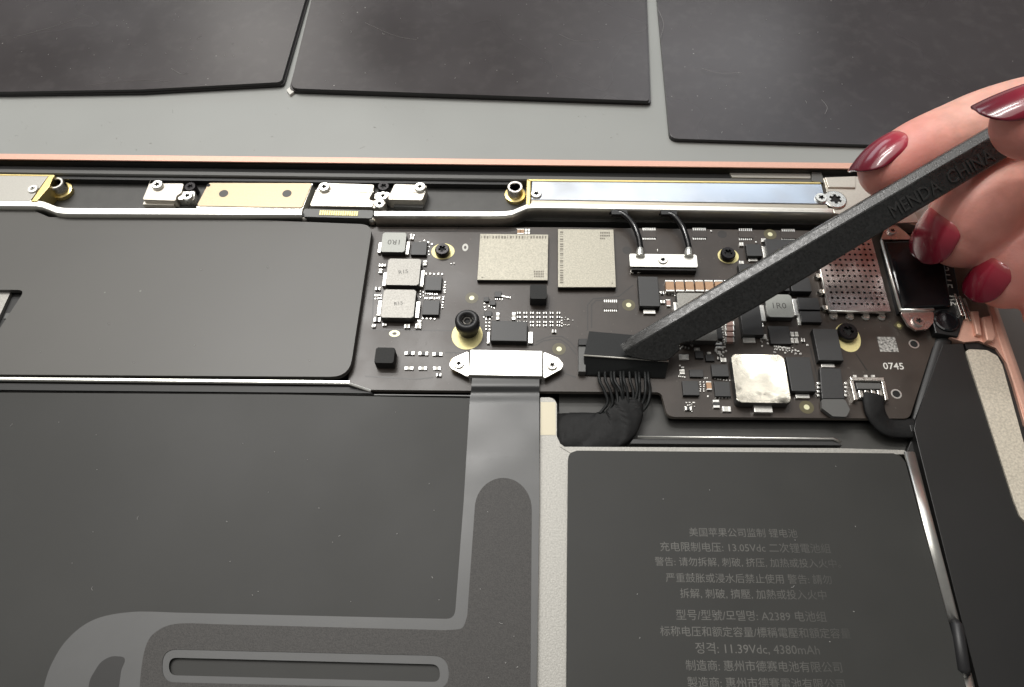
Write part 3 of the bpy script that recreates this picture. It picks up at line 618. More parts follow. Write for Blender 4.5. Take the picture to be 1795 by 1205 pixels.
# faint copper traces under the lacquer
bm = NB()
for tr in [[(650, 578), (800, 580)], [(940, 600), (955, 593), (966, 590), (985, 590), (1000, 600), (1010, 612)], [(905, 606), (940, 605), (952, 598), (968, 595), (982, 595), (995, 604), (1010, 622)], [(1037, 575), (1037, 535), (1045, 527), (1095, 525)], [(780, 618), (830, 620)], [(700, 405), (800, 406), (805, 398)], [(1110, 500), (1085, 520), (1040, 524), (1030, 535), (1030, 580)], [(652, 575), (657, 470)], [(830, 560), (860, 545)], [(1420, 610), (1440, 690)], [(1500, 620), (1520, 650)], [(990, 655), (1010, 662)], [(640, 660), (730, 665), (760, 662)]]:
    pts = [P(a, b, 0.0) for a, b in tr]
    for a, b in zip(pts, pts[1:]):
        d = (b - a).normalized(); s = Vector((-d.y, d.x, 0)) * 0.13
        vs = [bm.verts.new(v + Vector((0, 0, zz))) for zz in (0.0, 0.012) for v in (a - s, b - s, b + s, a + s)]
        bm.faces.new(vs[4:]); 
        for i in range(4): bm.faces.new((vs[i], vs[(i + 1) % 4], vs[4 + (i + 1) % 4], vs[4 + i]))
obj('copper_traces', bm, 'trace', lb, kind='stuff')

# plated via dots scattered between the parts
rv = random.Random(21); bm = NB()
for _ in range(420):
    px, py = rv.uniform(650, 1580), rv.uniform(400, 728)
    if py > 682 and px < 1180: continue
    if px > 1440 and py < 560: continue
    x, y = XY(px, py, 0); r_ = rv.choice((0.10, 0.12, 0.16)); lathe(bm, x, y, [(r_, -0.01), (r_, 0.01)], 6)
obj('via_dots', bm, 'via', lb, kind='stuff')

# perforated shield can
SZ = 1.5
qs = [P(a, b, SZ) for a, b in [(1424, 410), (1529, 412), (1558, 545), (1455, 547)]]
sx0 = (qs[0].x + qs[3].x) / 2; sx1 = (qs[1].x + qs[2].x) / 2; sy1 = (qs[0].y + qs[1].y) / 2; sy0 = (qs[2].y + qs[3].y) / 2
bm = NB(); cells = []; rr = 0.27; pitch = 1.02
def quad_with_hole(bm, cx, cy, hw, hh, r, z):
    n = 8; a = [bm.verts.new((cx + r * math.cos(2 * math.pi * (k + .5) / n), cy + r * math.sin(2 * math.pi * (k + .5) / n), z)) for k in range(n)]
    lo = [bm.verts.new((v.co.x, v.co.y, z - 0.25)) for v in a]
    ang = lambda k: 2 * math.pi * (k + .5) / n
    o = []
    for k in range(n):
        c, s = math.cos(ang(k)), math.sin(ang(k)); t = min(hw / abs(c) if abs(c) > 1e-6 else 9e9, hh / abs(s) if abs(s) > 1e-6 else 9e9)
        x, y = c * t, s * t
        o.append(bm.verts.new((cx + x, cy + y, z)))
    corners = {(1, 1): None}
    for k in range(n):
        l = (k + 1) % n; a1, a2 = ang(k), ang(l) if l else 2 * math.pi + ang(0)
        v = [a[k], o[k]]
        dg = math.atan2(hh, hw)
        for cc in (dg, math.pi - dg, math.pi + dg, 2 * math.pi - dg):
            if a1 + 1e-6 < cc < a2 - 1e-6: v.append(bm.verts.new((cx + math.cos(cc) * math.hypot(hw, hh), cy + math.sin(cc) * math.hypot(hw, hh), z)))
        v += [o[l], a[l]]; bm.faces.new(v)
        f = bm.faces.new((a[k], a[l], lo[l], lo[k])); f.material_index = 1
nx = 10; ny = 13; hx0 = sx0 + 0.55; hx1 = sx1 - 0.35; hy0 = sy0 + 1.0; hy1 = sy1 - 0.5
pw = (hx1 - hx0) / nx; ph = (hy1 - hy0) / ny
for j in range(ny):
    off = 0.25 * pw if j % 2 else -0.25 * pw
    for i in range(nx):
        quad_with_hole(bm, hx0 + (i + .5) * pw + 0, hy0 + (j + .5) * ph, pw / 2, ph / 2, rr, SZ)
for (a, b, c, d) in ((sx0, sy0, sx1, hy0), (sx0, hy1, sx1, sy1), (sx0, hy0, hx0, hy1), (hx1, hy0, sx1, hy1)):
    bm.faces.new([bm.verts.new((x, y, SZ)) for x, y in rect_pts(a, b, c, d)])
for (a, b), (c, d) in zip(rect_pts(sx0, sy0, sx1, sy1), rect_pts(sx0, sy0, sx1, sy1)[1:] + [(sx0, sy0)]):
    bm.faces.new([bm.verts.new(v) for v in ((a, b, SZ), (c, d, SZ), (c, d, SZ - 0.8), (a, b, SZ - 0.8))])
bmesh.ops.remove_doubles(bm, verts=bm.verts[:], dist=0.002)
sh = obj('shield_can', bm, ['shield', 'recess'], lb)
bm = NB(); box(bm, sx0 + 0.3, sy0 + 0.3, 0, sx1 - 0.3, sy1 - 0.3, 0.9); obj('shield_core', bm, 'recess', sh)
for k in range(4):
    x = sx0 + 1.2 + k * (sx1 - sx0 - 2.2) / 3.1; bm = NB(); lathe(bm, x, sy0 - 0.35, [(0.85, 0), (0.85, 0.3), (0.6, 0.6)], 14); obj('shield_tab', bm, 'silver', sh)
for k in range(5):
    y = sy0 + 1.2 + k * (sy1 - sy0 - 2) / 4.4; bm = NB(); lathe(bm, sx0 - 0.35, y, [(0.75, 0), (0.75, 0.3), (0.5, 0.8)], 14); obj('shield_tab', bm, 'silver', sh)
bm = NB(); tube(bm, [(sx0 - 0.02, sy0, SZ - 0.08), (sx1, sy0, SZ - 0.08)], 0.16, 8); tube(bm, [(sx0, sy0, SZ - 0.08), (sx0, sy1, SZ - 0.08)], 0.16, 8); obj('shield_edge', bm, 'white_steel', sh, smooth=True)

# lever socket beside the tall block, with its tape tab
ls = ppoly('flex_socket', [(1437, 645), (1474, 646), (1481, 699), (1441, 699)], 0, 1.1, ['chip', 'chip_side'], lb, 0.1, side=1)
ppoly('pull_tab', [(1440, 700), (1481, 700), (1490, 718), (1484, 731), (1460, 730), (1441, 716)], 0.3, 1.2, 'mid_grey', ls, 0.08, r=0.4)
for k in range(4): pbox('latch_pin', 1432.5, 670 + k * 7, 1436.5, 674 + k * 7, 0, 0.5, 'solder', ls, 0.03); pbox('latch_pin', 1481, 670 + k * 7, 1485, 674 + k * 7, 0, 0.5, 'solder', ls, 0.03)
# silver wire socket
ws = ppoly('wire_socket', [(1490, 663), (1549, 664), (1556, 700), (1499, 700)], 0, 0.5, 'mid_grey', lb, 0.05)
ppoly('socket_wall', [(1490, 661), (1549, 662), (1550, 668), (1492, 667)], 0, 1.3, 'silver', ws, 0.06)
ppoly('socket_wall', [(1490, 667.5), (1496, 667.5), (1504, 701), (1498, 701)], 0, 1.2, 'silver', ws, 0.06)
ppoly('socket_wall', [(1545, 668), (1551, 668), (1558, 701), (1552, 701)], 0, 1.2, 'silver', ws, 0.06)
ppoly('socket_body', [(1500, 671), (1543, 672), (1544, 682), (1503, 682)], 0.4, 1.25, 'mid_grey', ws, 0.08)
for k in range(4): pbox('pin', 1506 + k * 11, 684, 1513.5 + k * 11, 697, 0.4, 0.9, 'silver', ws, 0.1)
for px in (1499, 1518, 1531): cap(px, 659.5, 6, 4, 'w', 0.3)

# ================================================================== COAX CONNECTOR BAR AND ANTENNA CABLES
ab = thing('antenna_connector', 'silver connector bar with a screw holding two black antenna leads', 'connector', (*XY(1162, 460, 0), 0))
bar = pbox('clamp_bar', 1104, 446, 1222, 468, 1.5, 1.85, 'white_steel', ab, 0.1, 0.25)
pbox('socket_base', 1107, 456, 1220, 474, 0.0, 1.45, 'black', ab, 0.1)
for px in (1108, 1119, 1196, 1208, 1217): pbox('foot', px - 2.5, 473, px + 2.5, 478.5, 0, 0.6, 'silver', ab, 0.05)
pbox('foot', 1148, 474, 1174, 478, 0, 0.5, 'silver', ab, 0.05)
screw(1162, 455, 1.85, 2.15, 1.0, bar, 'white_steel')
for cx_, pts in ((1122, [(1068, 371.5, 1.4), (1080, 372, 2.3), (1095, 378, 2.6), (1110, 394, 2.4), (1119, 415, 2.2), (1122.5, 436, 2.0), (1122, 446, 1.9)]), (1207, [(1155, 373, 1.4), (1167, 373.5, 2.3), (1182, 380, 2.6), (1195, 396, 2.4), (1203, 416, 2.2), (1207.5, 436, 2.0), (1207, 446, 1.9)])):
    bm = NB(); tube(bm, smooth_path([P(*p) for p in pts], 8), 0.62, 12); lead = obj('lead', bm, 'gloss_black', ab, smooth=True)
    bm = NB(); p = [P(*q_) for q_ in pts[-2:]]; tube(bm, [p[0], p[0] * .4 + p[1] * .6, p[1] - Vector((0, 0.6, 0))], [0.62, 0.85, 0.95], 12); obj('crimp', bm, 'white_steel', lead)
    pbox('rail_notch', pts[1][0] - 8, 368.5, pts[1][0] + 20, 376, 2.3, 3.05, 'black', lead, 0.05)

# ================================================================== USB PORT BRACKET
ub = thing('port_bracket', 'silver bracket with two screw ears over the black port socket', 'bracket', (*XY(1600, 490, 0), 0))
ppoly('socket_shell', [(1552, 424), (1650, 420), (1668, 536), (1582, 541)], 0, 2.6, 'gloss_black', ub, 0.3)
ppoly('bracket_ear', [(1544, 420), (1550, 404), (1560, 395), (1572, 395), (1588, 408), (1600, 420)], 1.9, 2.4, 'shield', ub, 0.08, r=0.3)
ppoly('bracket_ear', [(1578, 546), (1637, 546), (1636, 566), (1626, 577), (1606, 579), (1592, 570)], 1.9, 2.4, 'shield', ub, 0.08, r=0.4)
bm = NB(); tube(bm, [P(1545, 422, 2.6), P(1578, 543, 2.6)], 0.28, 8); obj('bracket_rim', bm, 'white_steel', ub, smooth=True)
bm = NB(); tube(bm, [P(1577, 544, 2.6), P(1636, 543, 2.6)], 0.32, 8); obj('bracket_rim', bm, 'white_steel', ub, smooth=True)
screw(1565, 404, 2.4, 2.9, 0.85, ub, 'shield'); screw(1611, 562, 2.4, 2.9, 1.15, ub, 'shield')
pf = ppoly('port_flex', [(1640, 440), (1668, 440), (1690, 560), (1680, 590), (1640, 584), (1630, 545), (1655, 540)], 0, 1.6, 'black', ub, 0.2)
tb = P(1660, 495, 1.62); dv = (P(1668, 540, 1.62) - P(1650, 450, 1.62)).normalized()
text('marking', 'C2115  06', tb, 11.0, 'ink_white', pf, math.atan2(dv.y, dv.x))
x, y = XY(1660, 562, 1.9); bm = NB(); lathe(bm, x, y, [(2.3, 1.5), (2.3, 1.9), (2.0, 2.0), (1.8, 1.7), (0, 1.7)], 28); obj('round_boot', bm, 'gloss_black', pf)
for k in range(3): ppoly('port_rib', [(1672 + k * 8, 515 + k * 4), (1676 + k * 8, 515 + k * 4), (1690 + k * 8, 553 + k * 5), (1685 + k * 8, 553 + k * 5)], 0, 2.2 - k * .4, 'silver', ub, 0.1)
bm = NB(); tube(bm, smooth_path([P(1655, 590, -0.2), P(1640, 640, -0.4), P(1622, 700, -0.6), P(1610, 748, -0.9)], 6), 1.2, 10, (1.3, .5)); obj('port_cable', bm, 'black', ub, smooth=True)

# small black lead from the wire socket
wc = thing('speaker_lead', 'short flat black lead plugged into the silver wire socket', 'cable', (*XY(1540, 735, -1), -1.5))
pts = [(1531, 692, 0.75), (1531, 705, 0.75), (1534, 722, 0.5), (1543, 738, 0), (1556, 748, -0.4), (1575, 751, -0.6), (1606, 751, -0.6)]
bm = NB(); pa = smooth_path([P(*p) for p in pts], 8); tube(bm, pa, 1.9, 12, (1.0, 0.28)); obj('sleeve', bm, 'tape', wc, smooth=True)
pbox('lead_end', 1596, 745, 1606, 757, -1.2, 0.0, 'black', wc, 0.1)

# ================================================================== BATTERY CELLS, FRAME
fr = thing('support_frame', 'pale sandblasted metal frame around the printed battery', 'frame', (*XY(968, 900, -1), -3))
ppoly('frame_bar', [(947, 697), (970, 697), (976, 708), (976, 765), (984, 782), (1000, 786), (993, 1300), (938, 1300), (941, 1205)], -3, -0.3, 'frame', fr, 0.12, r=[.2, 1.0, .8, .8, .8, .3, 0, 0, 0])
ppoly('frame_bar', [(980, 783), (1100, 784), (1470, 786), (1585, 789), (1596, 797), (1000, 795)], -3, -0.2, 'frame', fr, 0.1)
ppoly('joint_patch', [(947.5, 705), (974, 705), (974.5, 763), (947, 763)], -0.31, -0.26, 'joint', fr, 0.01)
bm = NB(); tube(bm, [P(1118, 766, 0.0), P(1460, 769.5, 0.0), P(1474, 776, -0.2)], 0.22, 8); obj('brace_rod', bm, 'white_steel', fr, smooth=True)
ppoly('brace_plate', [(1110, 770), (1462, 772), (1476, 781), (1104, 778)], -2.5, -0.3, 'chip', fr, 0.05)
bm = NB(); tube(bm, [P(1594, 793, 0.3), P(1672, 1092, 0.3)], 0.95, 12, (1.0, 0.35)); obj('edge_rod', bm, 'white_steel', fr, smooth=True)
bm = NB(); tube(bm, [P(1692, 1180, 0.2), P(1740, 1370, 0.2)], 0.9, 12, (1.0, 0.35)); obj('edge_rod', bm, 'white_steel', fr, smooth=True)
bm = NB(); tube(bm, [P(1672, 1090, 0.25), P(1676, 1096, 0.6), P(1688, 1175, 0.6), P(1693, 1183, 0.25)], [0.7, 1.0, 1.0, 0.7], 12); obj('rod_clip', bm, 'rubber', fr, smooth=True)
ppoly('under_bracket', [(980, 690), (1160, 692), (1172, 738), (1600, 742), (1596, 792), (980, 783)], -4.4, -2.6, 'dark_grey', fr, 0.05)

bt = thing('battery_cell', 'dark grey battery cell printed with faint Chinese safety text', 'battery', (*XY(1330, 1000, 0), -4), group=None)
ppoly('cell', [(996, 790), (1583, 795), (1694, 1205), (1745, 1400), (992, 1400), (994, 1000)], -4, 0.9, 'battery', bt, 0.35, r=[1.6, 1.6, 0, 0, 0, 0])
lines = [('美国苹果公司监制 锂电池', 1208, 1397, 934, 15), ('充电限制电压: 13.05Vdc 二次锂電池組', 1157, 1455, 960, 15), ('警告: 请勿拆解, 刺破, 挤压, 加热或投入火中。', 1148, 1473, 986.5, 15.5), ('严重鼓胀或浸水后禁止使用 警告: 請勿', 1167, 1457, 1014.5, 16),
         ('拆解, 刺破, 擠壓, 加熱或投入火中', 1192, 1448, 1042, 16.5), ('型号/型號/모델명: A2389 电池组', 1185, 1448, 1079.5, 17), ('标称电压和额定容量/標稱電壓和額定容量', 1157, 1490, 1108.5, 17.5), ('정격: 11.39Vdc, 4380mAh', 1219, 1436, 1138, 18), ('制造商: 惠州市德赛电池有限公司', 1202, 1475, 1168, 18), ('製造商: 惠州市德賽電池有限公司', 1205, 1480, 1198, 18)]
for s, xa, xb, yy, hh in lines:
    p = P((xa + xb) / 2, yy, 0.906); a = P(xa, yy, 0.906); b = P(xb, yy, 0.906)
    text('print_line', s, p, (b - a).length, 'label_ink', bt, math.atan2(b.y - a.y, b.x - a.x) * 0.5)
bl = thing('battery_cell', 'large blank dark grey battery cell partly under the flat ribbon', 'battery', (*XY(400, 950, 0), -4))
ppoly('cell', [(-420, 685), (-420, 1400), (936, 1400), (940, 1100), (943, 699), (500, 692)], -4, 0.0, 'battery', bl, 0.3)
ppoly('edge_line', [(-420, 681), (943, 694), (943, 696), (-420, 683)], -2, -0.3, 'mid_grey', bl, 0.02)

# ================================================================== FLAT RIBBON
rb = thing('ribbon_cable', 'flat grey L shaped ribbon cable under a white screwed clamp', 'ribbon cable', (*XY(880, 850, 0), 0))
ZF = 0.55
def zr(y):        # height of the film along its run
    for (a, za), (b, zb) in zip(ZK, ZK[1:]):
        if a <= y <= b:
            t = (y - a) / (b - a); t = t * t * (3 - 2 * t); return za + (zb - za) * t
    return ZF
ZK = [(600, 1.3), (662, 1.25), (676, 1.1), (690, 0.36), (708, 0.62), (745, 0.72), (800, 0.64), (878, ZF), (2000, ZF)]
bm = NB(); nx_, ny_ = 16, 110; grid = []
for j in range(ny_ + 1):
    py = 655 + (880 - 655) * j / ny_; L = 828 - (py - 655) * 0.078; R = 945.3
    if py > 692: L = 824 - (py - 692) * 0.060
    rowv = []
    for i in range(nx_ + 1):
        px = L + (R - L) * i / nx_; z = zr(py) + 0.03 * math.sin(i * 0.3 + py * 0.045) * max(0, min(1, (py - 695) / 20)) * max(0, min(1, (850 - py) / 50))
        if j == ny_: z = ZF
        rowv.append(bm.verts.new(P(px, py, z)))
    grid.append(rowv)
for a, b in zip(grid, grid[1:]):
    for i in range(nx_): bm.faces.new((a[i], a[i + 1], b[i + 1], b[i]))
Lpts = [(938, 1400), (60, 1400)] + [(v.x, v.y) for v in smooth_path([Vector(p) for p in ((66, 1290, 0), (75, 1215, 0), (90, 1165, 0), (120, 1119, 0), (166, 1086, 0), (232, 1073, 0), (310, 1074.3, 0))], 6)] + [(797, 1085.5)]
last = [(v.co.x, v.co.y) for v in grid[-1]]
q = poly_round([last[0], last[-1]] + [XY(a, b, ZF) for a, b in Lpts], [0] * (len(Lpts) + 1) + [1.4], 5)
q = last[:-1] + q[1:]
slot = poly_round([XY(a, b, ZF) for a, b in [(296, 1153), (770, 1165), (772, 1196), (296, 1184)]], 1.7, 6)
ov, oe = loop(bm, q, ZF); hv, he = loop(bm, slot, ZF); bmesh.ops.triangle_fill(bm, edges=oe + he, use_beauty=True)
bmesh.ops.remove_doubles(bm, verts=bm.verts[:], dist=0.01)
up = obj('film', bm, 'film', rb); sm = up.modifiers.new('thick', 'SOLIDIFY'); sm.thickness = 0.0004; sm.offset = -1
zs = ZF + 0.10
stf = [(882 - 50 * math.cos(a), 893 - 55 * math.sin(a)) for a in [math.pi * k / 20 for k in range(21)]] + [(928, 1400), (240, 1400)] + [(v.x, v.y) for v in smooth_path([Vector(p) for p in ((242, 1290, 0), (246, 1190, 0), (256, 1132, 0), (276, 1106, 0), (312, 1093.5, 0), (380, 1094.5, 0))], 6)] + [(780, 1105), (812, 1103), (819, 1080)]
q = poly_round([XY(a, b, zs) for a, b in stf], [0] * (len(stf) - 3) + [1, 1.2, .8], 4)
sl2 = poly_round([XY(a, b, zs) for a, b in [(284, 1138), (785, 1150), (788, 1208), (284, 1196)]], 2.6, 6)
bm = NB(); ov, oe = loop(bm, q, zs); hv, he = loop(bm, sl2, zs); bmesh.ops.triangle_fill(bm, edges=oe + he, use_beauty=True)
for vs in (ov, hv):
    lo = [bm.verts.new((v.co.x, v.co.y, ZF + 0.004)) for v in vs]
    for i in range(len(vs)): bm.faces.new((vs[i], vs[(i + 1) % len(vs)], lo[(i + 1) % len(vs)], lo[i]))
obj('stiffener', bm, 'stiff', rb)
ppoly('corner_cutout', [(150, 1230), (158, 1190), (176, 1160), (196, 1150), (222, 1152), (212, 1175), (205, 1230)], ZF - 0.1, ZF + 0.03, 'side_cover', rb, 0.0, r=2.2)
# clamp
cl = pbox('clamp_plate', 823, 614, 951, 659, 1.3, 1.95, 'white_steel', rb, 0.12)
for pts, sx, sy in (([(821, 616), (821, 661), (789, 645), (788, 637), (796, 627)], 804, 637), ([(953, 617), (953, 664), (986, 646), (987, 638), (979, 628)], 968, 639.5)):
    wg = ppoly('clamp_ear', pts, 1.1, 1.55, 'white_steel', rb, 0.08, r=[.2, .2, .8, .6, .6]); screw(sx, sy, 1.55, 1.95, 1.0, wg, 'silver')
    bm = NB(); x, y = XY(sx, sy + 5, 0); lathe(bm, x, y, [(1.5, 0.01), (1.5, 1.08)], 16); obj('clamp_post', bm, 'gold', wg)
pbox('socket_body', 826, 618, 949, 664, 0.01, 1.25, 'mid_grey', rb, 0.05)

# ================================================================== BATTERY PLUG AND HARNESS
bp = thing('battery_plug', 'black battery plug pried by the spudger, wires running into taped harness', 'plug', (*XY(1095, 640, 0), 0))
sk = pbox('socket_housing', 1015, 600, 1166, 640, 0.0, 1.0, 'plug', bp, 0.1)
ppoly('socket_wall', [(1014, 598), (1027, 598), (1027, 652), (1014, 652)], 0, 1.5, 'mid_grey', sk, 0.1)
ppoly('socket_notch', [(1014, 594), (1029, 594), (1029, 605), (1014, 605)], 0, 1.9, 'black', sk, 0.05)
ZB, ZT = 1.9, 2.6
top = [(1033, 580, ZB + .2), (1172, 592, ZT - .2), (1172, 633, ZT + .2), (1023, 622.5, ZT)]
bm = NB(); tv = [bm.verts.new(P(*p)) for p in top]; lv = [bm.verts.new((v.co.x, v.co.y, 0.05)) for v in tv[:2]] + [bm.verts.new(P(1166, 663, 0.3)), bm.verts.new(P(1025, 658, 0.3))]
f0 = bm.faces.new(tv); bm.faces.new(lv[::-1])
for i in range(4): bm.faces.new((tv[i], tv[(i + 1) % 4], lv[(i + 1) % 4], lv[i]))
bmesh.ops.bevel(bm, geom=[e for e in bm.edges if e.verts[0] in tv and e.verts[1] in tv], offset=0.18, segments=2, affect='EDGES')
plug = obj('plug_body', bm, 'plug', bp)
bm = NB(); tube(bm, [P(1023, 623.2, ZT + .06), P(1172, 633.8, ZT + .26)], 0.16, 8); obj('front_lip', bm, 'cream_steel', plug, smooth=True)
wp = [(1052 + k * 8.6 + (k * 37 % 5) - 2, 1068 + k * 6.4 + (k * 23 % 7) - 3) for k in range(11)]
for i, (a, b) in enumerate(wp):
    bm = NB(); tube(bm, smooth_path([P(a, 652, 1.0), P(a + 1, 668, 1.2 + (i % 3) * .2), P((a + b) / 2 + 2 + (i % 4), 686, 0.9 + (i % 2) * .3), P(b, 706 + (i % 3) * 3, 0.4), P(b - 14, 726, -0.4)], 6), 0.30, 8); obj('wire', bm, 'plug', bp, smooth=True)
hp = [P(955, 757, -3.0), P(985, 757, -2.2), P(1018, 758, -1.5), P(1050, 758, -1.0), P(1078, 750, -0.6), P(1094, 732, -0.2), P(1101, 714, 0.0), P(1103, 700, 0.1)]
pa = smooth_path(hp, 14); bm = NB(); nP = len(pa); rng = random.Random(5); NS = 28
rings = []
for i, p in enumerate(pa):
    t = i / (nP - 1); td = (pa[min(i + 1, nP - 1)] - pa[max(i - 1, 0)]).normalized(); sd = td.cross(Vector((0, 0, 1))).normalized(); up_ = sd.cross(td)
    hw = 2.6 + 1.15 * math.sin(math.pi * min(1, 0.15 + t * 0.95)) - (0.2 if t > .93 else 0); hh = 0.8
    ring = []
    for k in range(NS):
        a = 2 * math.pi * k / NS; c, s_ = math.cos(a), math.sin(a)
        x = math.copysign(abs(c) ** 0.8, c) * hw; z = math.copysign(abs(s_) ** 0.7, s_) * hh
        ph = t * 4.2 + 0.22 * x            # oblique overlapping turns of fabric tape
        fr_ = ph % 1.0; step = 0.22 * (1 - fr_)
        crease = 0.12 * abs(math.sin(x * 0.9 + t * 13)) * math.sin(t * 5 + 1)
        ring.append(bm.verts.new(p + sd * (x * (1 + 0.03 * step)) + up_ * (z + (step + crease if s_ > 0 else 0))))
    rings.append(ring)
for a, b in zip(rings, rings[1:]):
    for k in range(NS): bm.faces.new((a[k], a[(k + 1) % NS], b[(k + 1) % NS], b[k]))
bm.faces.new(rings[0][::-1]); bm.faces.new(rings[-1])
obj('taped_sleeve', bm, 'tape', bp, smooth=True)

# ================================================================== SPUDGER
sp = thing('spudger', 'black plastic spudger with moulded lettering pinched by the fingers', 'spudger', (*XY(1140, 618, 4), 3.6))
A = P(1143, 604, 5.2); B = P(1757, 247, 26.0)
ax = (B - A).normalized(); wd = Vector((-ax.y, ax.x, 0)).normalized(); nn = ax.cross(wd).normalized()
if nn.z < 0: nn = -nn
LEN = (B - A).length

roll = math.radians(30); wd, nn = wd * math.cos(roll) + nn * math.sin(roll), nn * math.cos(roll) - wd * math.sin(roll)
bm = NB()
st = [(-4.9, 0.5), (-4.0, -0.5), (-2.6, -1.7), (-1.0, -3.0), (1.0, -4.0), (2.4, -3.8), (3.8, -3.45), (4.1, -2.6), (5.3, -2.75), (6.5, -3.3), (12, -3.55), (20, -3.65), (30, -3.55), (40, -3.35), (50, -3.2), (60, -3.05), (LEN + 22, -2.6)]
rings = []
for u, vl in st:
    th = 0.75 + 1.75 * max(0, min(1, (u + 5) / 20)); ch = 0.42 + 0.45 * max(0, min(1, (u + 5) / 14)); vc = 1.35; vu = 3.0 if u > -4 else 2.75
    prof = [(vl + 0.22, 0.0), (vc, 0.0), (vc + 0.25, -0.06), (vu - 0.2, -ch), (vu, -ch - 0.2), (vu, -th), (vl + 0.3, -th), (vl, -th + 0.2), (vl, -0.2)]
    rings.append([bm.verts.new(A + ax * u + wd * v + nn * z) for v, z in prof])
for a, b in zip(rings, rings[1:]):
    for k in range(9): bm.faces.new((a[k], a[(k + 1) % 9], b[(k + 1) % 9], b[k]))
bm.faces.new(rings[0][::-1]); bm.faces.new(rings[-1])
body = obj('shaft', bm, 'spudger', sp)
la = P(1555, 358, 20); lc = P(1738, 262, 25.5)
u0 = (la - A).dot(ax); u1 = (lc - A).dot(ax)
text('lettering', 'MENDA  CHINA', A + ax * ((u0 + u1) / 2) - wd * 1.0 + nn * 0.03, u1 - u0, 'spudger_mark', body, basis=(ax, wd, nn), extrude=0.20, height=2.4)

# ================================================================== HAND
def finger_path(pts, rads, n=6):
    path = smooth_path([P(*p) for p in pts], n); rr = []
    m = len(pts) - 1
    for i in range(len(path)):
        t = i / n; k = min(int(t), m - 1); rr.append(rads[k] + (rads[k + 1] - rads[k]) * (t - k))
    return path, rr
def add_finger(bm, pts, rads):
    path, rr = finger_path(pts, rads)
    d = (path[0] - path[1]).normalized(); r0 = rr[0]
    cap_p = [path[0] + d * r0 * math.sin(a) for a in (1.45, 1.2, 0.9, 0.6, 0.3)]; cap_r = [r0 * math.cos(a) for a in (1.45, 1.2, 0.9, 0.6, 0.3)]
    tube(bm, cap_p + path, cap_r + rr, 24)
    return path[0], d, r0
FING = {
 'index':  ([(1560, 296, 15), (1612, 268, 16.5), (1672, 243, 18), (1742, 220, 20), (1840, 205, 24), (1960, 230, 26), (2080, 270, 26)], [5.7, 6.3, 6.6, 7.2, 7.6, 8.2, 8.5]),
 'thumb':  ([(1808, 216, 36), (1850, 206, 37), (1930, 205, 38), (2040, 240, 36), (2160, 320, 31)], [5.8, 6.4, 7.2, 8.2, 9.5]),
 'middle': ([(1690, 402, 10.5), (1708, 378, 12.8), (1728, 346, 14.5), (1756, 300, 15), (1810, 258, 16), (1910, 255, 20), (2040, 290, 24)], [7.3, 8.1, 8.4, 8.2, 8.2, 8.3, 8.6]),
 'ring':   ([(1766, 488, 8), (1787, 465, 10), (1818, 428, 11.5), (1855, 370, 15), (1930, 340, 18), (2040, 350, 22)], [5.7, 6.2, 6.6, 7.0, 7.6, 8.0]),
 'little': ([(1850, 548, 8), (1872, 522, 10), (1915, 470, 13), (2040, 430, 19)], [5.0, 5.5, 6.2, 7.0]),
}
bm = NB(); TIP = {}
for k, (p, r) in FING.items(): TIP[k] = add_finger(bm, p, r)
for a, b, ra, rb_ in (((2040, 250, 26), (2060, 480, 21), 9, 8), ((2060, 260, 27), (2330, 360, 28), 10, 17), ((2040, 340, 26), (2330, 380, 28), 10, 17), ((2040, 470, 21), (2330, 420, 27), 9, 16), ((2150, 320, 31), (2330, 370, 28), 10, 17), ((2330, 380, 28), (2650, 430, 30), 18, 20)):
    pa = [P(*a), (P(*a) + P(*b)) / 2, P(*b)]; tube(bm, pa, [ra, (ra + rb_) / 2, rb_], 20)
hand = obj('hand', bm, 'skin', label='right hand with burgundy nails gripping the black spudger', cat='hand')
rm = hand.modifiers.new('skin', 'REMESH'); rm.mode = 'VOXEL'; rm.voxel_size = 0.0006; rm.use_smooth_shade = True
sm = hand.modifiers.new('soft', 'SMOOTH'); sm.iterations = 3; sm.factor = 0.5

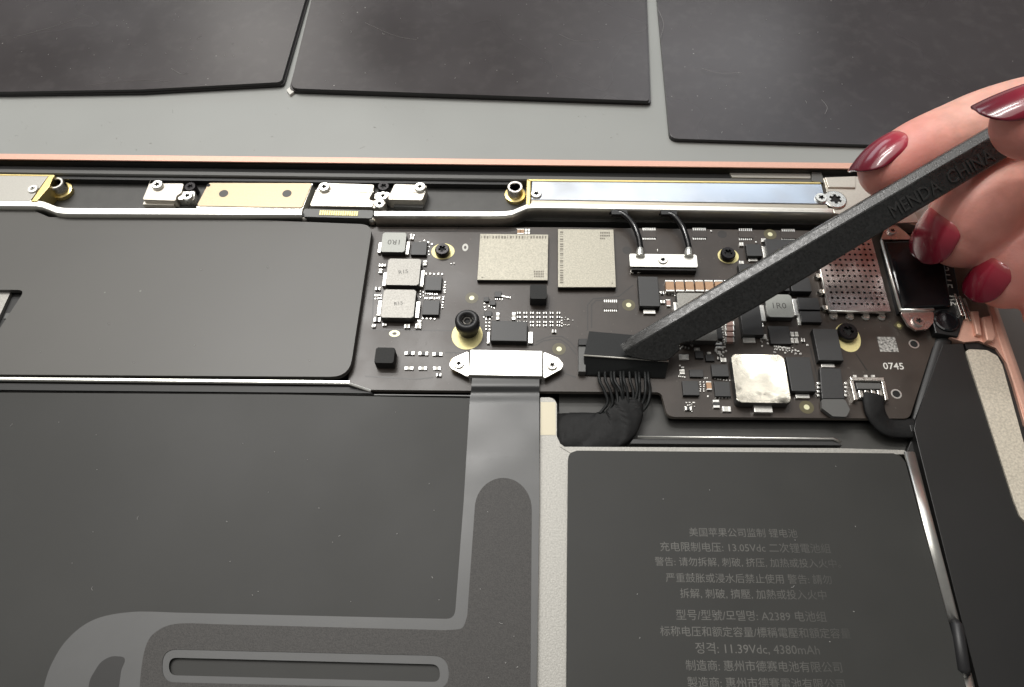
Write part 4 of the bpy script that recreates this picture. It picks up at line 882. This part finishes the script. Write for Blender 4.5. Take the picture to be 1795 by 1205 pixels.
def nail_mat():
    m = M['nail']; nt = m.node_tree; b = nt.nodes['Principled BSDF']
    at = nt.nodes.new('ShaderNodeAttribute'); at.attribute_name = 'along'
    r = nt.nodes.new('ShaderNodeValToRGB'); e = r.color_ramp.elements
    e[0].position = 0.0; e[0].color = (0.62, 0.20, 0.17, 1); e[1].position = 1.0; e[1].color = (0.10, 0.003, 0.012, 1)
    n = e.new(0.22); n.color = (0.42, 0.035, 0.06, 1); n = e.new(0.55); n.color = (0.22, 0.008, 0.025, 1)
    nt.links.new(at.outputs['Fac'], r.inputs['Fac']); nt.links.new(r.outputs['Color'], b.inputs['Base Color'])
nail_mat()
def nail(k, n_dir, length, over, width=0.9, drop=0.12):
    tip, a, r = TIP[k]; n = Vector(n_dir); n = (n - a * n.dot(a)).normalized(); s = a.cross(n)
    bm = NB(); lay = bm.verts.layers.float.new('along'); NU, NV = 26, 14; g = []
    for i in range(NU + 1):
        t = i / NU; u = r + over - length * (1 - t)
        hw = width * (1 - 0.10 * (1 - t) ** 2) * math.sqrt(1 - 0.965 * max(0, (t - 0.5) / 0.5) ** 2)
        hw *= math.sqrt(max(0.06, 1 - max(0.0, 1 - t / 0.30) ** 2))
        base = r * 1.03 - (0.6 * max(0, 1 - i / 3)); rowv = []
        fall = drop * r * max(0, t - 0.25) ** 2 * 1.8
        for j in range(NV + 1):
            ph = (j / NV * 2 - 1) * hw
            sink = 0.35 * max(0, abs(j / NV * 2 - 1) - 0.8) / 0.2 * (1 if t < 0.6 else max(0, 1 - (t - .6) / .2))
            v = bm.verts.new(tip + a * u + (n * math.cos(ph) + s * math.sin(ph)) * (base - sink) - n * fall); v[lay] = t; rowv.append(v)
        g.append(rowv)
    for x, y in zip(g, g[1:]):
        for j in range(NV): bm.faces.new((x[j], x[j + 1], y[j + 1], y[j]))
    o = obj('nail', bm, 'nail', hand, smooth=True)
    so = o.modifiers.new('thick', 'SOLIDIFY'); so.thickness = 0.0005; so.offset = 0
    su = o.modifiers.new('sub', 'SUBSURF'); su.levels = 1; su.render_levels = 1
nail('index', (-0.75, 0.55, 0.60), 11.0, 0.9, 1.10, 0.50)
nail('thumb', (-0.1, 0.44, 0.82), 12.0, 2.2, 1.0, 0.20)
nail('middle', (-0.66, 0.10, 0.70), 10.0, 0.5, 0.78, 0.28)
nail('ring', (-0.58, 0.18, 0.75), 8.8, 0.5, 0.80, 0.28)
# fingertips are pinker than the rest of the skin
def flush():
    m = M['skin']; nt = m.node_tree; b = nt.nodes['Principled BSDF']; src = b.inputs['Base Color'].links[0].from_socket
    g = nt.nodes.new('ShaderNodeNewGeometry'); acc = None
    for k in ('index', 'middle', 'ring', 'thumb'):
        d = nt.nodes.new('ShaderNodeVectorMath'); d.operation = 'DISTANCE'; d.inputs[1].default_value = TIP[k][0] * MM; nt.links.new(g.outputs['Position'], d.inputs[0])
        r = nt.nodes.new('ShaderNodeMapRange'); r.interpolation_type = 'SMOOTHSTEP'; r.inputs['From Min'].default_value = 0.004; r.inputs['From Max'].default_value = 0.016; r.inputs['To Min'].default_value = 0.75; r.inputs['To Max'].default_value = 0.0
        nt.links.new(d.outputs['Value'], r.inputs['Value'])
        if acc is None: acc = r.outputs['Result']
        else:
            x = nt.nodes.new('ShaderNodeMath'); x.operation = 'MAXIMUM'; nt.links.new(acc, x.inputs[0]); nt.links.new(r.outputs['Result'], x.inputs[1]); acc = x.outputs[0]
    mx = nt.nodes.new('ShaderNodeMix'); mx.data_type = 'RGBA'; mx.inputs['B'].default_value = (0.78, 0.27, 0.23, 1)
    nt.links.new(acc, mx.inputs['Factor']); nt.links.new(src, mx.inputs['A']); nt.links.new(mx.outputs['Result'], b.inputs['Base Color'])
flush()

# ================================================================== DUST AND LINT lying about
rd = random.Random(31); bm = NB()
def fleck(px, py, z, big=1.0):
    p = P(px, py, z + 0.03); a = rd.uniform(0, math.pi); L = rd.choice((0.1, 0.12, 0.15, 0.2, 0.3, 0.6)) * big; d = Vector((math.cos(a), math.sin(a), 0)); s_ = Vector((-d.y, d.x, 0))
    k = rd.uniform(-.3, .3) * L; tube(bm, [p - d * L / 2, p + s_ * k, p + d * L / 2], 0.035 * (1 if L > .3 else 1.7), 5)
for _ in range(26): fleck(rd.uniform(10, 800), rd.uniform(705, 1060), 0.0)
for _ in range(12): fleck(rd.uniform(1010, 1560), rd.uniform(805, 1190), 0.9)
for _ in range(8): fleck(rd.uniform(60, 600), rd.uniform(395, 640), 1.6)
for _ in range(7): fleck(rd.uniform(835, 925), rd.uniform(880, 1190), 0.66)
for _ in range(40): fleck(rd.uniform(5, 480), rd.uniform(3, 138), -11.3, rd.choice((1, 1, 1.6)))
for _ in range(34): fleck(rd.uniform(560, 1120), rd.uniform(3, 160), -11.3, rd.choice((1, 1, 1.6)))
for _ in range(24): fleck(rd.uniform(1190, 1500), rd.uniform(3, 235), -11.8, rd.choice((1, 1, 1.6)))
for _ in range(60): fleck(rd.uniform(5, 1450), rd.uniform(185, 265), -13.0)
for a, b, c in (((24, 66), (90, 48), (142, 30)), ((640, 40), (690, 62), (730, 70)), ((1150, 10), (1163, 40), (1158, 66)), ((300, 120), (318, 130), (330, 128)), ((1440, 175), (1450, 188), (1446, 200)), ((980, 60), (1010, 72), (1050, 70)), ((150, 150), (240, 141), (300, 143)), ((1230, 120), (1260, 128), (1300, 127))):
    tube(bm, smooth_path([P(*a, -11.27), P(*b, -11.27), P(*c, -11.27)], 5), 0.03, 4)
obj('dust', bm, 'lint', kind='stuff', label='pale lint and dust flecks over the bench and parts', cat='dust')
